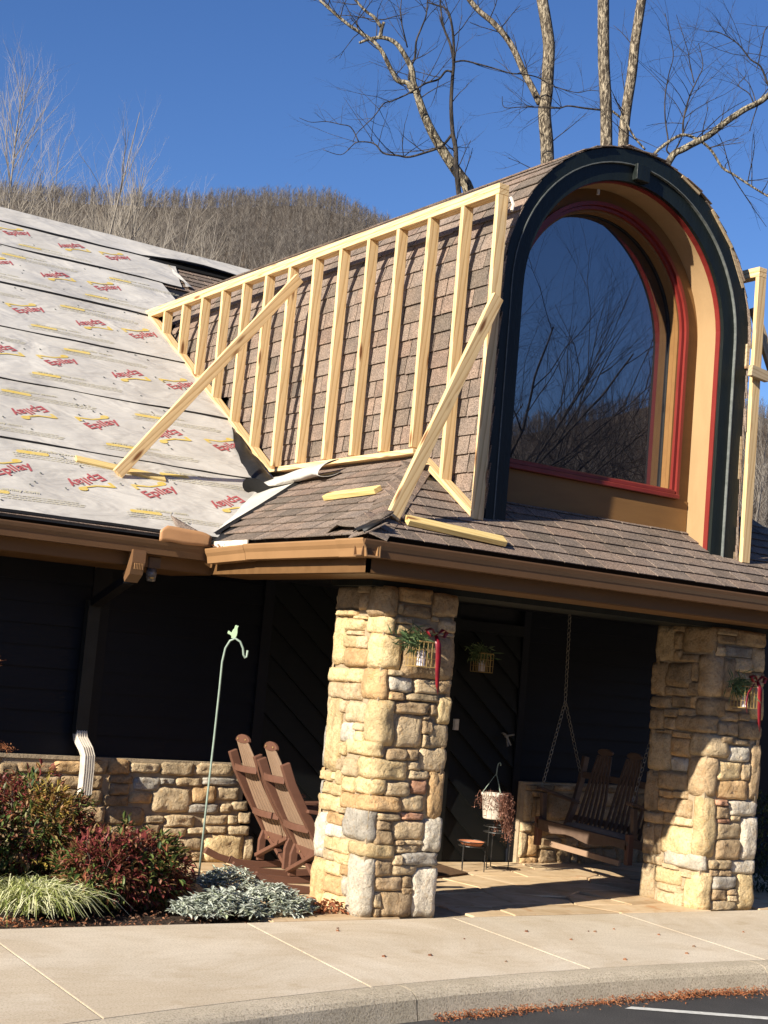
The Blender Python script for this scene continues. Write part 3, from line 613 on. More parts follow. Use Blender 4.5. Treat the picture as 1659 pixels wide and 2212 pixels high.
m = Mb(); m.box(9.0, 9.08, 10.97, 11.06, .0, 2.36); obj('corner_board', m, 'navy', house)
# entry wall of diagonal boards with the door
ent = empty('entry_wall', (7.6, 11.05, 0), 'dark diagonal board wall and door at the back of the porch', None, parent=house)
m = Mb(); m.box(6.2, 9.06, 11.04, 11.12, 0, 2.36); obj('sheathing', m, 'tar', ent)
def diag(x0, x1, z0, z1, parent, y=11.0, step=.19, ang=-40):
    # overlapped diagonal boards clipped to the rectangle
    d = Vector((math.cos(R(ang)), math.sin(R(ang)))); nrm = Vector((-d.y, d.x))
    cs = [Vector(p) for p in ((x0, z0), (x1, z0), (x1, z1), (x0, z1))]; lo = min(c.dot(nrm) for c in cs); hi = max(c.dot(nrm) for c in cs)
    def clip(poly, n_, c_, keep):
        out = []
        for i in range(len(poly)):
            a, b = poly[i], poly[(i + 1) % len(poly)]; da, db = (a.dot(n_) - c_) * keep, (b.dot(n_) - c_) * keep
            if da >= 0: out.append(a)
            if (da >= 0) != (db >= 0): out.append(a + (b - a) * (da / (da - db)))
        return out
    k = lo; i = 0
    while k < hi:
        poly = clip(clip(cs, nrm, k, 1), nrm, k + step, -1)
        if len(poly) > 2:
            m = Mb(); n = len(poly); f = lambda p: y - .026 * (1 - (p.dot(nrm) - k) / step)
            m.v += [(p.x, f(p), p.y) for p in poly] + [(p.x, y + .035, p.y) for p in poly]; m.f.append(tuple(range(n))); m.f.append(tuple(range(2 * n - 1, n - 1, -1)))
            for q in range(n): j = (q + 1) % n; m.f.append((q, n + q, n + j, j))
            obj('board', m, 'navydiag', parent, fixn=True)
        k += step; i += 1
diag(6.26, 8.14, 0.0, 2.36, ent)
m = Mb(); m.box(8.142, 8.225, 10.955, 11.05, 0, 2.36); obj('door_casing', m, 'navydiag', ent)
door = empty('door', (8.6, 11.0, 0), None, None, parent=house)
diag(8.24, 8.99, .01, 2.1, door, 11.0)
m = Mb(); m.box(8.228, 8.999, 10.97, 11.05, 2.102, 2.2); obj('door_head', m, 'navydiag', door)
m = Mb(); m.lathe([(.022, -.01), (.022, .01)], (8.87, 10.955, 1.16), 12); m.bar((8.87, 10.95, 1.165), (8.80, 10.93, 1.19), .02, .015); m.bar((8.87, 10.95, 1.165), (8.94, 10.93, 1.18), .02, .015); m.bar((8.87, 10.95, 1.16), (8.875, 10.93, 1.07), .016, .012); m.bar((8.87, 10.95, 1.16), (8.91, 10.93, 1.08), .016, .012)
obj('handle', m, 'chain', door)
m = Mb(); m.box(8.235, 8.28, 10.925, 10.955, 1.19, 1.29); m.box(8.25, 8.265, 10.918, 10.926, 1.22, 1.25); tag(obj('doorbell_plate', m, 'white', None), 'small pale switch plate on the door casing', 'doorbell')
# rear body of the house so that no wall is open
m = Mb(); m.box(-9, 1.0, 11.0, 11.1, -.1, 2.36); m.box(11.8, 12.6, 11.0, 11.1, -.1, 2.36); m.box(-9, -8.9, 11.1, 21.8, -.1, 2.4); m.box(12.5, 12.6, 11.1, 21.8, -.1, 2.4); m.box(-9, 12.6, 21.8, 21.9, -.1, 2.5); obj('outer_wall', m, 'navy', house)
# porch beam and ceiling
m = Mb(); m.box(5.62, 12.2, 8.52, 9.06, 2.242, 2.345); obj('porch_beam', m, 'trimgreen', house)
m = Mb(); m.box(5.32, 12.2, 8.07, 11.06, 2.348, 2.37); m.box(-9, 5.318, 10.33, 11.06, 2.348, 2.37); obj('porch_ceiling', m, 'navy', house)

# ---------------------------------------------------------------- roofs
mroof = empty('main_roof', (0, 13, 4), parent=house)
m = Mb()
def slab(m, pts, n, h): m.prism([Vector(p) for p in pts], n, h)
y0 = YM + .09
slab(m, [(-9.3, y0, roofM(y0)), (5.20, y0, roofM(y0)), (6.36 + .0, YM + (roofL(6.36) - ZE) / MM + .0, roofL(6.36)), (9.2, YM + (roofL(6.36) - ZE) / MM, roofL(6.36)), (12.8, YM + 1.2, roofM(YM + 1.2)), (12.8, YR, ZR), (-9.3, YR, ZR)], nM, .05)
slab(m, [(-9.3, YR, ZR - .001), (12.8, YR, ZR - .001), (12.8, 22.6, ZR - MM * (22.6 - YR)), (-9.3, 22.6, ZR - MM * (22.6 - YR))], Vector((0, MM, 1)).normalized(), .05)
obj('roof_deck', m, 'tar', mroof, fixn=True)
proof = empty('porch_roof', (8, 9, 3), parent=house)
ly = lambda y: XE + (y - YE)              # left hip in plan
m = Mb(); yt = YE + 3.0
slab(m, [(XE + .07, YE + .07, roofF(YE + .07)), (XR - .07, YE + .07, roofF(YE + .07)), (XR - 2.95, YE + 2.95, roofF(YE + 2.95)), (XE + 2.95, YE + 2.95, roofF(YE + 2.95))], nF, .04)
slab(m, [(XE + .07, YE + .07, roofL(XE + .07)), (XE + 2.6, YE + 2.6, roofL(XE + 2.6)), (XE + 2.6, YM + 2.6, roofL(XE + 2.6)), (XE + .07, YM + .07, roofL(XE + .07))], nL, .04)
nR = Vector((S, 0, 1)).normalized()
slab(m, [(XR - .07, YE + .07, ZE + S * .07), (XR - .07, YM + .5, ZE + S * .07), (XR - 2.6, YM + 2.6, ZE + S * 2.6), (XR - 2.6, YE + 2.6, ZE + S * 2.6)], nR, .04)
obj('roof_deck', m, 'tar', proof, fixn=True)

TABW = (.15, .2, .25, .31)
def tab_mesh(wd, L, th=.007, lift=.016):
    m = Mb(); r = random.Random(int(wd * 100)); g = .0055
    # x across the course, y up the slope, z out: lower edge rides on the course below
    x0, x1 = g, wd - g
    m.v += [(x0, 0, lift - th), (x1, 0, lift - th), (x1, L, -.004), (x0, L, -.004), (x0, .0, lift), (x1, .0, lift), (x1, L, .001), (x0, L, .001)]
    m.f += [(0, 3, 2, 1), (4, 5, 6, 7), (0, 1, 5, 4), (1, 2, 6, 5), (2, 3, 7, 6), (3, 0, 4, 7)]
    me = m.mesh('shingle'); me.materials.append(M['shingle']); return me
EXP = .14
TABS = {w_: tab_mesh(w_, EXP * 1.35) for w_ in TABW}
def lay(list_, parent, limit, key):
    list_.sort(key=key); big = Mb()
    for n, (mat4, w_) in enumerate(list_):
        if n < limit: inst('shingle', TABS[w_], mat4, parent)
        else:
            me = TABS[w_]; b = len(big.v); big.v += [tuple(mat4 @ v.co) for v in me.vertices]; big.f += [tuple(b + i for i in p.vertices) for p in me.polygons]
    if big.v: obj('far_shingles', big, 'shingle', parent, kind='stuff')
def course(out, r, a0, a1, fn, e=EXP):
    s = a0 - r.uniform(0, .2)
    while s < a1:
        w_ = r.choice(TABW); q = fn(s, w_)
        if q is not None: out.append((q @ Matrix.Translation((0, r.uniform(-.004, .002), r.uniform(0, .002))) @ Matrix.Rotation(r.uniform(-.006, .006), 4, 'Z'), w_))
        s += w_
dist = lambda t: (t[0].translation - EYE).length
r = random.Random(5); lst = []
# porch front slope
k = 0
while True:
    t = k * EXP; y = YE + .05 + t / kF; z = roofF(y)
    if y > YE + 1.05 + .35: break
    a0, a1 = XE + (y - YE) + .02, XR - (y - YE)
    v = Vector((0, 1, S)).normalized()
    def fn(s, w_, y=y, z=z):
        if s < a0 - .05: return None
        if s > 9.12 or s + w_ < 6.40 or y < 8.30: pass
        elif y > 8.72: return None
        if s + w_ > a1 + .1: return None
        return frame((s, y, z), (1, 0, 0), v, nF)
    course(lst, r, a0, a1, fn); k += 1
# beyond the dormer the slope climbs on to the right hip
for kk in range(k, k + 14):
    y = YE + .05 + kk * EXP / kF; a1 = XR - (y - YE)
    course(lst, r, 9.2, a1, lambda s, w_, y=y, a1=a1: frame((s, y, roofF(y)), (1, 0, 0), v, nF) if s + w_ < a1 + .1 else None)
# porch left slope: courses run along Y
k = 0; vL = Vector((1, 0, S)).normalized()
while True:
    x = XE + .05 + k * EXP / kF
    if x > 6.34: break
    b0, b1 = YE + (x - XE) + .02, YM + (x - XE) + .05
    course(lst, r, b0, b1, lambda s, w_, x=x, b0=b0, b1=b1: frame((x, s + w_, roofL(x)), (0, -1, 0), vL, nL) if b0 - .03 < s and s + w_ < b1 else None); k += 1
lay(lst, proof, 300, dist)
# hip caps
cap = Mb(); hd = Vector((1, 1, S)).normalized(); sL = (nL.cross(hd)).normalized(); sF = (hd.cross(nF)).normalized()
if sL.z > 0: sL = -sL
if sF.z > 0: sF = -sF
def capmesh():
    m = Mb(); L = .24; hw = .13; th = .008
    for t, lf in ((0, .020), (L, .006)):
        c = hd * t
        for q in (sL * hw + nL * lf, sL * .02 + (nL + nF) * .5 * lf * 1.12 + Vector((0, 0, .004)), sF * .02 + (nL + nF) * .5 * lf * 1.12 + Vector((0, 0, .004)), sF * hw + nF * lf): m.v.append(tuple(c + q))
        for q in (sL * hw + nL * (lf - th), sL * .02 + (nL + nF) * .5 * (lf - th), sF * .02 + (nL + nF) * .5 * (lf - th), sF * hw + nF * (lf - th)): m.v.append(tuple(c + q))
    for k in range(3): m.f += [(k, k + 1, 8 + k + 1, 8 + k), (4 + k, 12 + k, 12 + k + 1, 4 + k + 1), (k, 4 + k, 4 + k + 1, k + 1)]
    m.f += [(0, 8, 12, 4), (3, 7, 15, 11)]
    me = fix(m.mesh('hip_cap')); me.materials.append(M['shingle']); return me
CM = capmesh()
for k in range(13):
    p = Vector((XE + .06, YE + .06, ZE + S * .06)) + hd * (.145 * k)
    if p.x > 6.34: break
    inst('hip_cap', CM, Matrix.Translation(p) @ Matrix.Rotation(rnd.uniform(-.02, .02), 4, 'Z'), proof)
# torn, lifted shingle near the corner and another curled at the valley foot
m = Mb(); pts = []
for i in range(7):
    for j in range(4):
        u, v_ = i / 6, j / 3; x = 5.20 + .26 * v_; y = 8.10 + .42 * u; m.v.append((x, y, roofL(x) + .02 + .055 * math.sin(u * 3.1) * (1 - v_) ** 1.5 + .012 * math.sin(u * 11)))
for i in range(6):
    for j in range(3): m.f.append((i * 4 + j, i * 4 + j + 1, i * 4 + 5 + j, i * 4 + 4 + j))
o = obj('lifted_shingle', m, 'shingle', proof, sm=True); sf = o.modifiers.new('thick', 'SOLIDIFY'); sf.thickness = .008
m = Mb()
for i in range(6):
    for j in range(3):
        u, v_ = i / 5, j / 2; x = 5.17 + .17 * v_; y = 7.99 + .14 * u + .02 * v_; m.v.append((x, y, roofL(x) + .028 + .03 * abs(math.sin(u * 6)) * (1 - v_)))
for i in range(5):
    for j in range(2): m.f.append((i * 3 + j, i * 3 + j + 1, i * 3 + 4 + j, i * 3 + 3 + j))
o = obj('torn_tar_scrap', m, 'tar', proof, sm=True); sf = o.modifiers.new('thick', 'SOLIDIFY'); sf.thickness = .006

# old shingles showing on the main roof (torn patch, and around the dormer)
lst = []; vM = Vector((0, 1, MM)).normalized(); k = 0
while k * EXP < 7.6:
    t = k * EXP
    def fn(s, w_, t=t):
        x = s
        if not (6.05 < t < 7.1 and 6.6 < x < 9.2): return None
        return frame(onM(s, t), (1, 0, 0), vM, nM)
    course(lst, r, 4.9, 9.3, fn); k += 1
lay(lst, mroof, 120, dist)
# starter course under the sheet at the main eave
m = Mb()
for (a, b) in ((-9, -3), (-3, .6), (.6, 3.4), (3.4, 5.05)):
    m.prism([onM(a, .085, .012), onM(b - .01, .085, .012), onM(b - .01, .20, .012), onM(a, .20, .012)], nM, .01)
obj('starter_course', m, 'shingle', mroof, fixn=True)
m = Mb(); m.prism([onM(-9, .055, .004), onM(5.12, .055, .004), onM(5.12, .16, .004), onM(-9, .16, .004)], nM, .008); obj('drip_edge', m, 'tar', mroof, fixn=True)

# ---------------------------------------------------------------- dormer barrel
CX0, CZ0, RO = 7.745, 4.585, 1.295
XL, XRT = CX0 - RO, CX0 + RO
dorm = empty('arched_dormer', (CX0, 8.5, 2.9), parent=house)
def arch(cx, cz, rad, zb, n=28, x_l=None):
    return [(cx - rad, zb)] + [(cx - rad * math.cos(math.pi * i / n), cz + rad * math.sin(math.pi * i / n)) for i in range(n + 1)] + [(cx + rad, zb)]
zb = 2.72
A = arch(CX0, CZ0, RO - .025, 2.6, 32)
m = Mb(); n0 = len(A)
for (x, z) in A: m.v.append((x, 8.47, z))
for (x, z) in A: m.v.append((x, YM + (z + .25 - ZE) / MM, z))
for i in range(n0 - 1): m.f.append((i, i + 1, n0 + i + 1, n0 + i))
obj('dormer_shell', m, 'tar', dorm, sm=False)
lst = []; Ls = CZ0 - 2.60; tot = 2 * Ls + math.pi * RO; k = 0; r = random.Random(21)
while k * EXP < tot / 2:
    s0 = k * EXP
    for side in (-1, 1):
        if s0 < Ls: x = CX0 + side * RO; z = 2.60 + s0; up = Vector((0, 0, 1)); nn = Vector((side, 0, 0))
        else:
            ph = (s0 - Ls) / RO
            if ph > 1.5: ph = 1.5
            x = CX0 + side * RO * math.cos(ph); z = CZ0 + RO * math.sin(ph); up = Vector((-side * math.sin(ph), 0, math.cos(ph))); nn = Vector((side * math.cos(ph), 0, math.sin(ph)))
        yend = YM + (z - ZE) / MM; off = r.uniform(-.012, .015)
        up2 = (up * math.cos(.03) - nn * math.sin(.03)).normalized() if s0 < Ls else (up * math.cos(.065) - nn * math.sin(.065)).normalized(); n2 = (nn * 1 + up * .05).normalized()
        n2 = (n2 - up2 * n2.dot(up2)).normalized()
        def fn(s, w_, x=x, z=z, up=up2, nn=n2, side=side, yend=yend):
            if s < 8.36: return None
            if z < roofF(s) - .12 and s < YE + 1.2: return None
            if s > yend - .0: return None
            if z < roofL(6.4) - .15 and s > 8.9: return None
            return frame((x, s, z), (0, 1, 0), up, nn) if side > 0 else frame((x, s + w_, z), (0, -1, 0), up, nn)
        s = 8.385 + off; r2 = r
        while s < yend:
            w_ = r.choice(TABW[1:] if s > 8.4 else TABW); q = fn(s, w_)
            if q is not None: lst.append((q @ Matrix.Translation((0, r.uniform(-.006, .004), r.uniform(0, .003))) @ Matrix.Rotation(r.uniform(-.012, .012), 4, 'Z'), w_))
            s += w_
    k += 1
# ridge pieces along the crown
for i in range(26): lst.append((frame((CX0 + .155, 8.40 + i * .25, CZ0 + RO + .012), (0, 1, 0), (-1, 0, 0), (0, 0, 1)), .25)); 
for i in range(26): lst.append((frame((CX0 - .155, 8.65 + i * .25, CZ0 + RO + .012), (0, -1, 0), (1, 0, 0), (0, 0, 1)), .25))
lay(lst, dorm, 300, lambda t: (t[0].translation - EYE).length + (40 if t[0].translation.x > CX0 + .4 else 0))
# ragged sheathing edge on the right of the arch
m = Mb(); rr = random.Random(3); s = 0
while s < 3.6:
    L = rr.uniform(.12, .4); e = min(s + L, 3.6); q = []
    for t in (s, e):
        if t < 2.0: q.append((CX0 + RO - .01, 2.68 + t))
        else: ph = (t - 2.0) / RO * 1.0; q.append((CX0 + (RO - .01) * math.cos(ph), CZ0 + (RO - .01) * math.sin(ph)))
    y_ = 8.42 + rr.uniform(-.035, .0); 
    m.bar((q[0][0], y_ + .04, q[0][1]), (q[1][0], y_ + .04, q[1][1]), .08, rr.uniform(.016, .034), (1, 0, .3)); s = e
obj('ragged_sheathing_edge', m, 'greywood', dorm)

# arch trim: outer ring, inner ring, raw grey edge and red edge
trim = empty('arch_trim', (CX0, 8.42, 3.5), parent=house)
CX1, CZ1, RI = 7.716, 4.565, 1.054
def ring(name, c_out, r_out, c_in, r_in, y0, y1, z_b, mat, parent, n=36, sm=True):
    a = arch(c_out[0], c_out[1], r_out, z_b, n); b = arch(c_in[0], c_in[1], r_in, z_b, n); k = len(a); m = Mb()
    for (x, z), (x2, z2) in zip(a, b): m.v += [(x, y0, z), (x2, y0, z2), (x, y1, z), (x2, y1, z2)]
    for i in range(k - 1):
        p, q = i * 4, i * 4 + 4
        m.f += [(p, p + 1, q + 1, q), (p + 2, q + 2, q + 3, p + 3), (p, q, q + 2, p + 2), (p + 1, p + 3, q + 3, q + 1)]
    m.f += [(0, 2, 3, 1), ((k - 1) * 4, (k - 1) * 4 + 1, (k - 1) * 4 + 3, (k - 1) * 4 + 2)]
    o = obj(name, m, mat, parent, fixn=True); return o
ring('outer_ring', (CX0, CZ0), RO - .008, (CX1 + .0, CZ0 - .01), RI + .13, 8.405, 8.47, 2.70, 'trimgreen', trim)
ring('inner_ring', (CX1, CZ0 - .01), RI + .128, (CX1, CZ1), RI + .002, 8.425, 8.50, 2.70, 'trimgreen', trim)
ring('grey_edge', (CX1, CZ0 - .01), RI + .132, (CX1, CZ0 - .01), RI + .124, 8.400, 8.45, 2.71, 'edgegrey', trim)
ring('red_edge', (CX1, CZ1), RI + .004, (CX1, CZ1), RI - .006, 8.458, 8.505, 2.70, 'red', trim)
m = Mb(); m.box(7.66, 7.80, 8.375, 8.432, CZ1 + RI + .02, CZ1 + RI + .15); obj('small_block', m, 'trimgreen', trim, bevel=.004)
# deep soffit of the arch (tan panels)
def soffit_ring(name, cx, cz, rad, y0, y1, z_b, mat, parent, n=40, th=.02):
    a = arch(cx, cz, rad, z_b, n); b = arch(cx, cz, rad + th, z_b, n); k = len(a); m = Mb()
    for (x, z), (x2, z2) in zip(a, b): m.v += [(x, y0, z), (x, y1, z), (x2, y0, z2), (x2, y1, z2)]
    for i in range(k - 1):
        p, q = i * 4, i * 4 + 4; m.f += [(p, p + 1, q + 1, q), (p + 2, q + 2, q + 3, p + 3), (p, q, q + 2, p + 2), (p + 1, p + 3, q + 3, q + 1)]
    m.f += [(0, 2, 3, 1), ((k - 1) * 4, (k - 1) * 4 + 1, (k - 1) * 4 + 3, (k - 1) * 4 + 2)]
    me_o = obj(name, m, mat, parent, fixn=True); smooth(me_o.data); 
    e = me_o.modifiers.new('es', 'EDGE_SPLIT'); e.split_angle = R(30); return me_o
YW = 8.71                                # plane of the window wall
win = empty('arched_window', (CX1, YW, 3), parent=house)
soffit_ring('tan_reveal', CX1, CZ1, RI - .002, 8.506, YW + .02, 2.72, 'tanpanel', win)
# wall board around the frame: brown-tan ring plus the apron below the sill
FR = .93; FX = CX1 - .016; CZ0w = 4.58
ring('surround', (CX1, CZ1), RI - .001, (FX, CZ0w), FR, YW, YW + .03, 3.0, 'browntan', win)
m = Mb(); m.box(CX1 - RI + .01, CX1 + RI - .01, YW - .012, YW + .03, 2.88, 3.255); obj('apron_board', m, 'browntan', win)
ring('outer_casing', (FX, CZ0w), FR, (FX, CZ0w), FR - .030, YW - .035, YW + .03, 3.26, 'red', win)
ring('middle_casing', (FX, CZ0w), FR - .034, (FX, CZ0w), FR - .060, YW - .012, YW + .06, 3.262, 'red', win)
ring('inner_casing', (FX, CZ0w), FR - .060, (FX, CZ0w), FR - .078, YW + .015, YW + .05, 3.264, 'browntan', win)
ring('reflected_tan_band', (FX, CZ0w), FR - .070, (FX, CZ0w), FR - .0785, YW + .051, YW + .12, 3.264, 'browntan', win)  # tan ring drawn for the reveal's reflection along the glass edge
ring('reflected_dark_line', (FX, CZ0w), FR - .070, (FX, CZ0w), FR - .084, YW + .100, YW + .125, 3.27, 'black', win)  # black ring drawn for the dark trim mirrored in the glass
m = Mb(); m.box(FX - FR, FX + FR, YW - .05, YW - .014, 3.257, 3.292); m.box(FX - FR + .04, FX + FR - .04, YW - .035, YW + .0, 3.293, 3.325); m.box(FX - FR + .06, FX + FR - .06, YW - .012, YW + .17, 3.326, 3.335); obj('sill', m, 'red', win, bevel=.004)
a = arch(FX, CZ0w, FR - .07, 3.30, 40); m = Mb(); m.prism([(x, YW + .12, z) for x, z in a][::-1], (0, -1, 0), .01); obj('pane', m, 'glass', win, fixn=True)
m = Mb(); a = arch(FX, CZ0w, FR, 3.0, 40); m.prism([(x, YW + .20, z) for x, z in a][::-1], (0, -1, 0), .02); obj('backing', m, 'tar', win, fixn=True)
m = Mb(); m.tube([(CX1 - .28, 8.56, CZ1 + .93), (CX1 - .28, 8.56, CZ1 + .97)], .012, 8); obj('screw_plug', m, 'white', win)

# ---------------------------------------------------------------- new stud walls either side of the dormer
def stud_wall(x0, x1, label, sign, studs):
    t = empty('stud_wall', ((x0 + x1) / 2, 8.6, 2.8), label, 'framing', group='new stud walls along the dormer')
    xm = (x0 + x1) / 2; W_ = abs(x1 - x0); ft = .040; ztop = 5.250; yb = YM + (ztop - .07 - ZE) / MM
    lumber('top_plate', (xm, YF, ztop - .02), (xm, YM + (ztop - .02 - ZE) / MM + .09, ztop - .02), W_, ft, (0, 0, 1), t)
    lumber('top_plate', (xm, YF, ztop - .0615), (xm, YM + (ztop - .06 - ZE) / MM + .03, ztop - .0615), W_, ft, (0, 0, 1), t)
    # bottom plates: down the main slope, level on the porch left slope, down the porch front slope
    hz = roofL(xm) + .05
    yv = YM + (hz - ZE) / MM
    dM = Vector((0, 1, MM)).normalized(); dF = Vector((0, -1, -S)).normalized()
    lumber('bottom_plate', Vector((xm, yv - .02, roofM(yv - .02))) + nM * .03, Vector((xm, YM + (ztop - .06 - ZE) / MM, ztop - .06)) + nM * .03, W_, ft, nM, t)
    yh = YE + (xm - XE)
    if sign < 0: lumber('bottom_plate', (xm, yv - .02, hz + .012), (xm, yh + .03, hz + .012), W_, ft, (0, 0, 1), t)
    ys = (yh + .0) if sign < 0 else yv
    lumber('bottom_plate', Vector((xm, ys, roofF(ys))) + nF * .034 if sign < 0 else Vector((xm, 9.3, roofF(9.3))) + nF * .034, Vector((xm, YF + .045, roofF(YF + .045))) + nF * .034, W_, ft, nF, t)
    for y in studs:
        zb_ = max(roofF(y) if y < yh else -9, hz if (yh < y < yv and sign < 0) else -9, roofM(y) if y >= yv - .01 else -9) + .045
        if sign > 0 and y > yh: zb_ = max(roofM(y), 3.2)
        if y == studs[0]: zb_ = roofF(y) + .01
        o = lumber('stud', (xm, y, ztop - .082), (xm, y, zb_), ft - .001, W_ - .001, (1, 0, 0), t)
    return t
SY = [YF + .02] + [8.79 + .4265 * k for k in range(13)]
sw1 = stud_wall(XS, XS + .093, 'fresh pine stud wall on the sheeted left side of the dormer', -1, SY)
sw2 = stud_wall(9.063, 9.156, 'short pine stud wall partly hidden on the shaded right of the dormer', 1, SY[:8])
lumber('diagonal_brace', (6.288, 11.12, 5.02), (4.70, 10.93, 3.035), .092, .04, (0, -1, 0), None, label='long pine brace from the stud wall down onto the grey roof sheet', cat='brace board', group='diagonal pine braces').data
b2 = lumber('diagonal_brace', (6.345, 8.315, 4.40), (5.50, 8.17, 2.68), .095, .04, (0, -1, 0), None, label='short pine brace from the front stud down to the porch hip', cat='brace board', group='diagonal pine braces')
lumber('diagonal_brace', (9.18, 8.50, 4.95), (9.95, 8.35, 3.25), .09, .04, (0, -1, 0), None, mat='greywood', label='shaded pine brace leaning against the right stud wall', cat='brace board', group='diagonal pine braces')
lumber('loose_block', (8.985, 8.315, 4.355), (9.19, 8.315, 4.335), .045, .09, (0, 0, 1), None, mat='greywood', label='short pine block nailed across the right front stud', cat='wood block')
c1 = onM(4.40, 1.135, .022); c2 = onM(5.14, 1.02, .022)
lumber('cleat_board', c1, c2, .09, .04, nM, None, mat='cleat', label='pine cleat under the long brace on the grey sheet', cat='cleat board', group='loose pine boards on the roof')
p1 = Vector((5.60, 8.17, roofF(8.17))) + nF * .04; p2 = Vector((6.38, 8.085, roofF(8.085))) + nF * .04
lumber('cleat_board', p1, p2, .09, .04, nF, None, mat='cleat', label='pine cleat at the foot of the short brace by the dormer', cat='cleat board', group='loose pine boards on the roof')
p1 = Vector((5.765, 9.44, roofL(5.765))) + nL * .035; p2 = Vector((5.80, 8.80, roofL(5.80))) + nL * .035
lumber('cleat_board', p1, p2, .075, .04, nL, None, mat='cleat', label='yellowish pine offcut lying alone on the brown porch shingles', cat='cleat board', group='loose pine boards on the roof')
m = Mb(); m.tube([(6.405, 8.33, 5.16), (6.42, 8.31, 5.10), (6.40, 8.30, 5.05)], .012, 6); tag(obj('crumpled_tag', m, 'white'), 'crumpled white scrap stuck at the top of the front stud', 'scrap')

# ---------------------------------------------------------------- roof underlayment sheets with printed marks
und = empty('roof_underlayment', (2, 13, 4), 'light grey printed underlayment sheets laid over the old left roof', 'roofing sheet')
LAPS = [.12, 1.31, 2.52, 3.76, 4.97, 6.2, 7.04, 7.62]
def nz(x, t): return noise.noise(Vector((x * 1.1 + t * .7, t * 1.6, 3))) * .010 + noise.noise(Vector((x * 3 + t * 3, t * 5 - x, 9))) * .005
def rag(x, k): return .018 * noise.noise(Vector((x * .8, k * 7.3, 1))) + .004 * noise.noise(Vector((x * 5, k, 2)))
def right_x(t, k):
    # where each sheet stops against the new bottom plate, valley or tear
    if k == 0: return None
    if k <= 4: return 6.33 if t > 1.35 else 6.33
    if k == 5: return 7.33 + .25 * (t - 6.2)
    return 9.1
for k in range(7):
    t0, t1 = LAPS[k], LAPS[k + 1] + (.10 if k < 6 else .0)
    m = Mb(); nj = 9; ni = 120; X0 = -9.0
    for j in range(nj + 1):
        for i in range(ni + 1):
            v_ = j / nj; t = t0 + (t1 - t0) * v_
            # right boundary in X
            if t < 1.33: xr = XE + .055 + (t / kM) + .012                      # up to the valley line
            elif k <= 3 or t < 5.05: xr = 6.325
            elif k == 4: xr = 6.9
            elif k == 5: xr = 7.36 - .25 * (7.04 - t)
            else: xr = 9.3
            u = i / ni; x = X0 + (xr - X0) * (1 - (1 - u) ** 1.9)
            tt = t + (rag(x, k) if j == 0 else 0)
            h = .022 + nz(x, t) + (.012 * (1 + 1.2 * noise.noise(Vector((x * .7, k * 3.1, 4)))) * max(0, 1 - v_ * 5))
            if k == 6 and 6.9 < x < 8.6: h += .07 * math.sin((x - 6.9) / 1.7 * math.pi) * max(0, 1 - v_ * 1.6) ** 1.3
            m.v.append(tuple(onM(x, tt, h + k * .002)))
    for j in range(nj):
        for i in range(ni): a = j * (ni + 1) + i; m.f.append((a, a + 1, a + ni + 2, a + ni + 1))
    o = obj('sheet', m, 'underlay', und, sm=True)
    # black underside edge and the lap's shadow, drawn as one dark band
    e = Mb(); q = len(m.v)
    for i in range(ni + 1):
        p = Vector(m.v[i]); dn = Vector((0, -1, -MM)).normalized()
        wv = max(0.0, .009 + .020 * noise.noise(Vector((p.x * .9, k * 5.7, 8))) + .006 * noise.noise(Vector((p.x * 3, k * 2, 8)))) + (.012 if k == 0 else 0)
        e.v.append(tuple(p - nM * .003)); e.v.append(tuple(p + dn * wv - nM * .012))
    for i in range(ni): e.f.append((2 * i, 2 * i + 1, 2 * i + 3, 2 * i + 2))
    obj('lap_edge_and_shadow', e, 'tar', und)
# the sheet that laps over the valley onto the porch roof
m = Mb(); n1, n2_ = 14, 10; edge = [(5.21, 10.25), (5.356, 10.308), (5.62, 10.39), (5.913, 10.47), (6.2, 10.55), (6.31, 10.58)]
def edge_y(x): return float(np.interp(x, [e_[0] for e_ in edge], [e_[1] for e_ in edge]))
for i in range(n1 + 1):
    x = 5.20 + (6.305 - 5.20) * i / n1; ya = YM + (x - XE) + .02; yb_ = edge_y(x)
    for j in range(n2_ + 1):
        v_ = j / n2_; y = ya + (yb_ - ya) * v_; m.v.append(tuple(Vector((x, y, roofL(x))) + nL * (.026 + nz(x, y) * .8 + (.010 if v_ > .9 else 0))))
for i in range(n1):
    for j in range(n2_): a = i * (n2_ + 1) + j; m.f.append((a, a + n2_ + 1, a + n2_ + 2, a + 1))
obj('sheet', m, 'underlay', und, sm=True)
e = Mb()  # dark band for the valley sheet's black edge and its shadow
for i in range(n1 + 1):
    x = 5.20 + 1.105 * i / n1; y = edge_y(x); e.v.append(tuple(Vector((x, y + .002, roofL(x))) + nL * .03)); e.v.append(tuple(Vector((x, y - .022 - .012 * (i % 3 == 0), roofL(x))) + nL * .014))
for i in range(n1): e.f.append((2 * i, 2 * i + 1, 2 * i + 3, 2 * i + 2))
obj('lap_edge_and_shadow', e, 'tar', und)
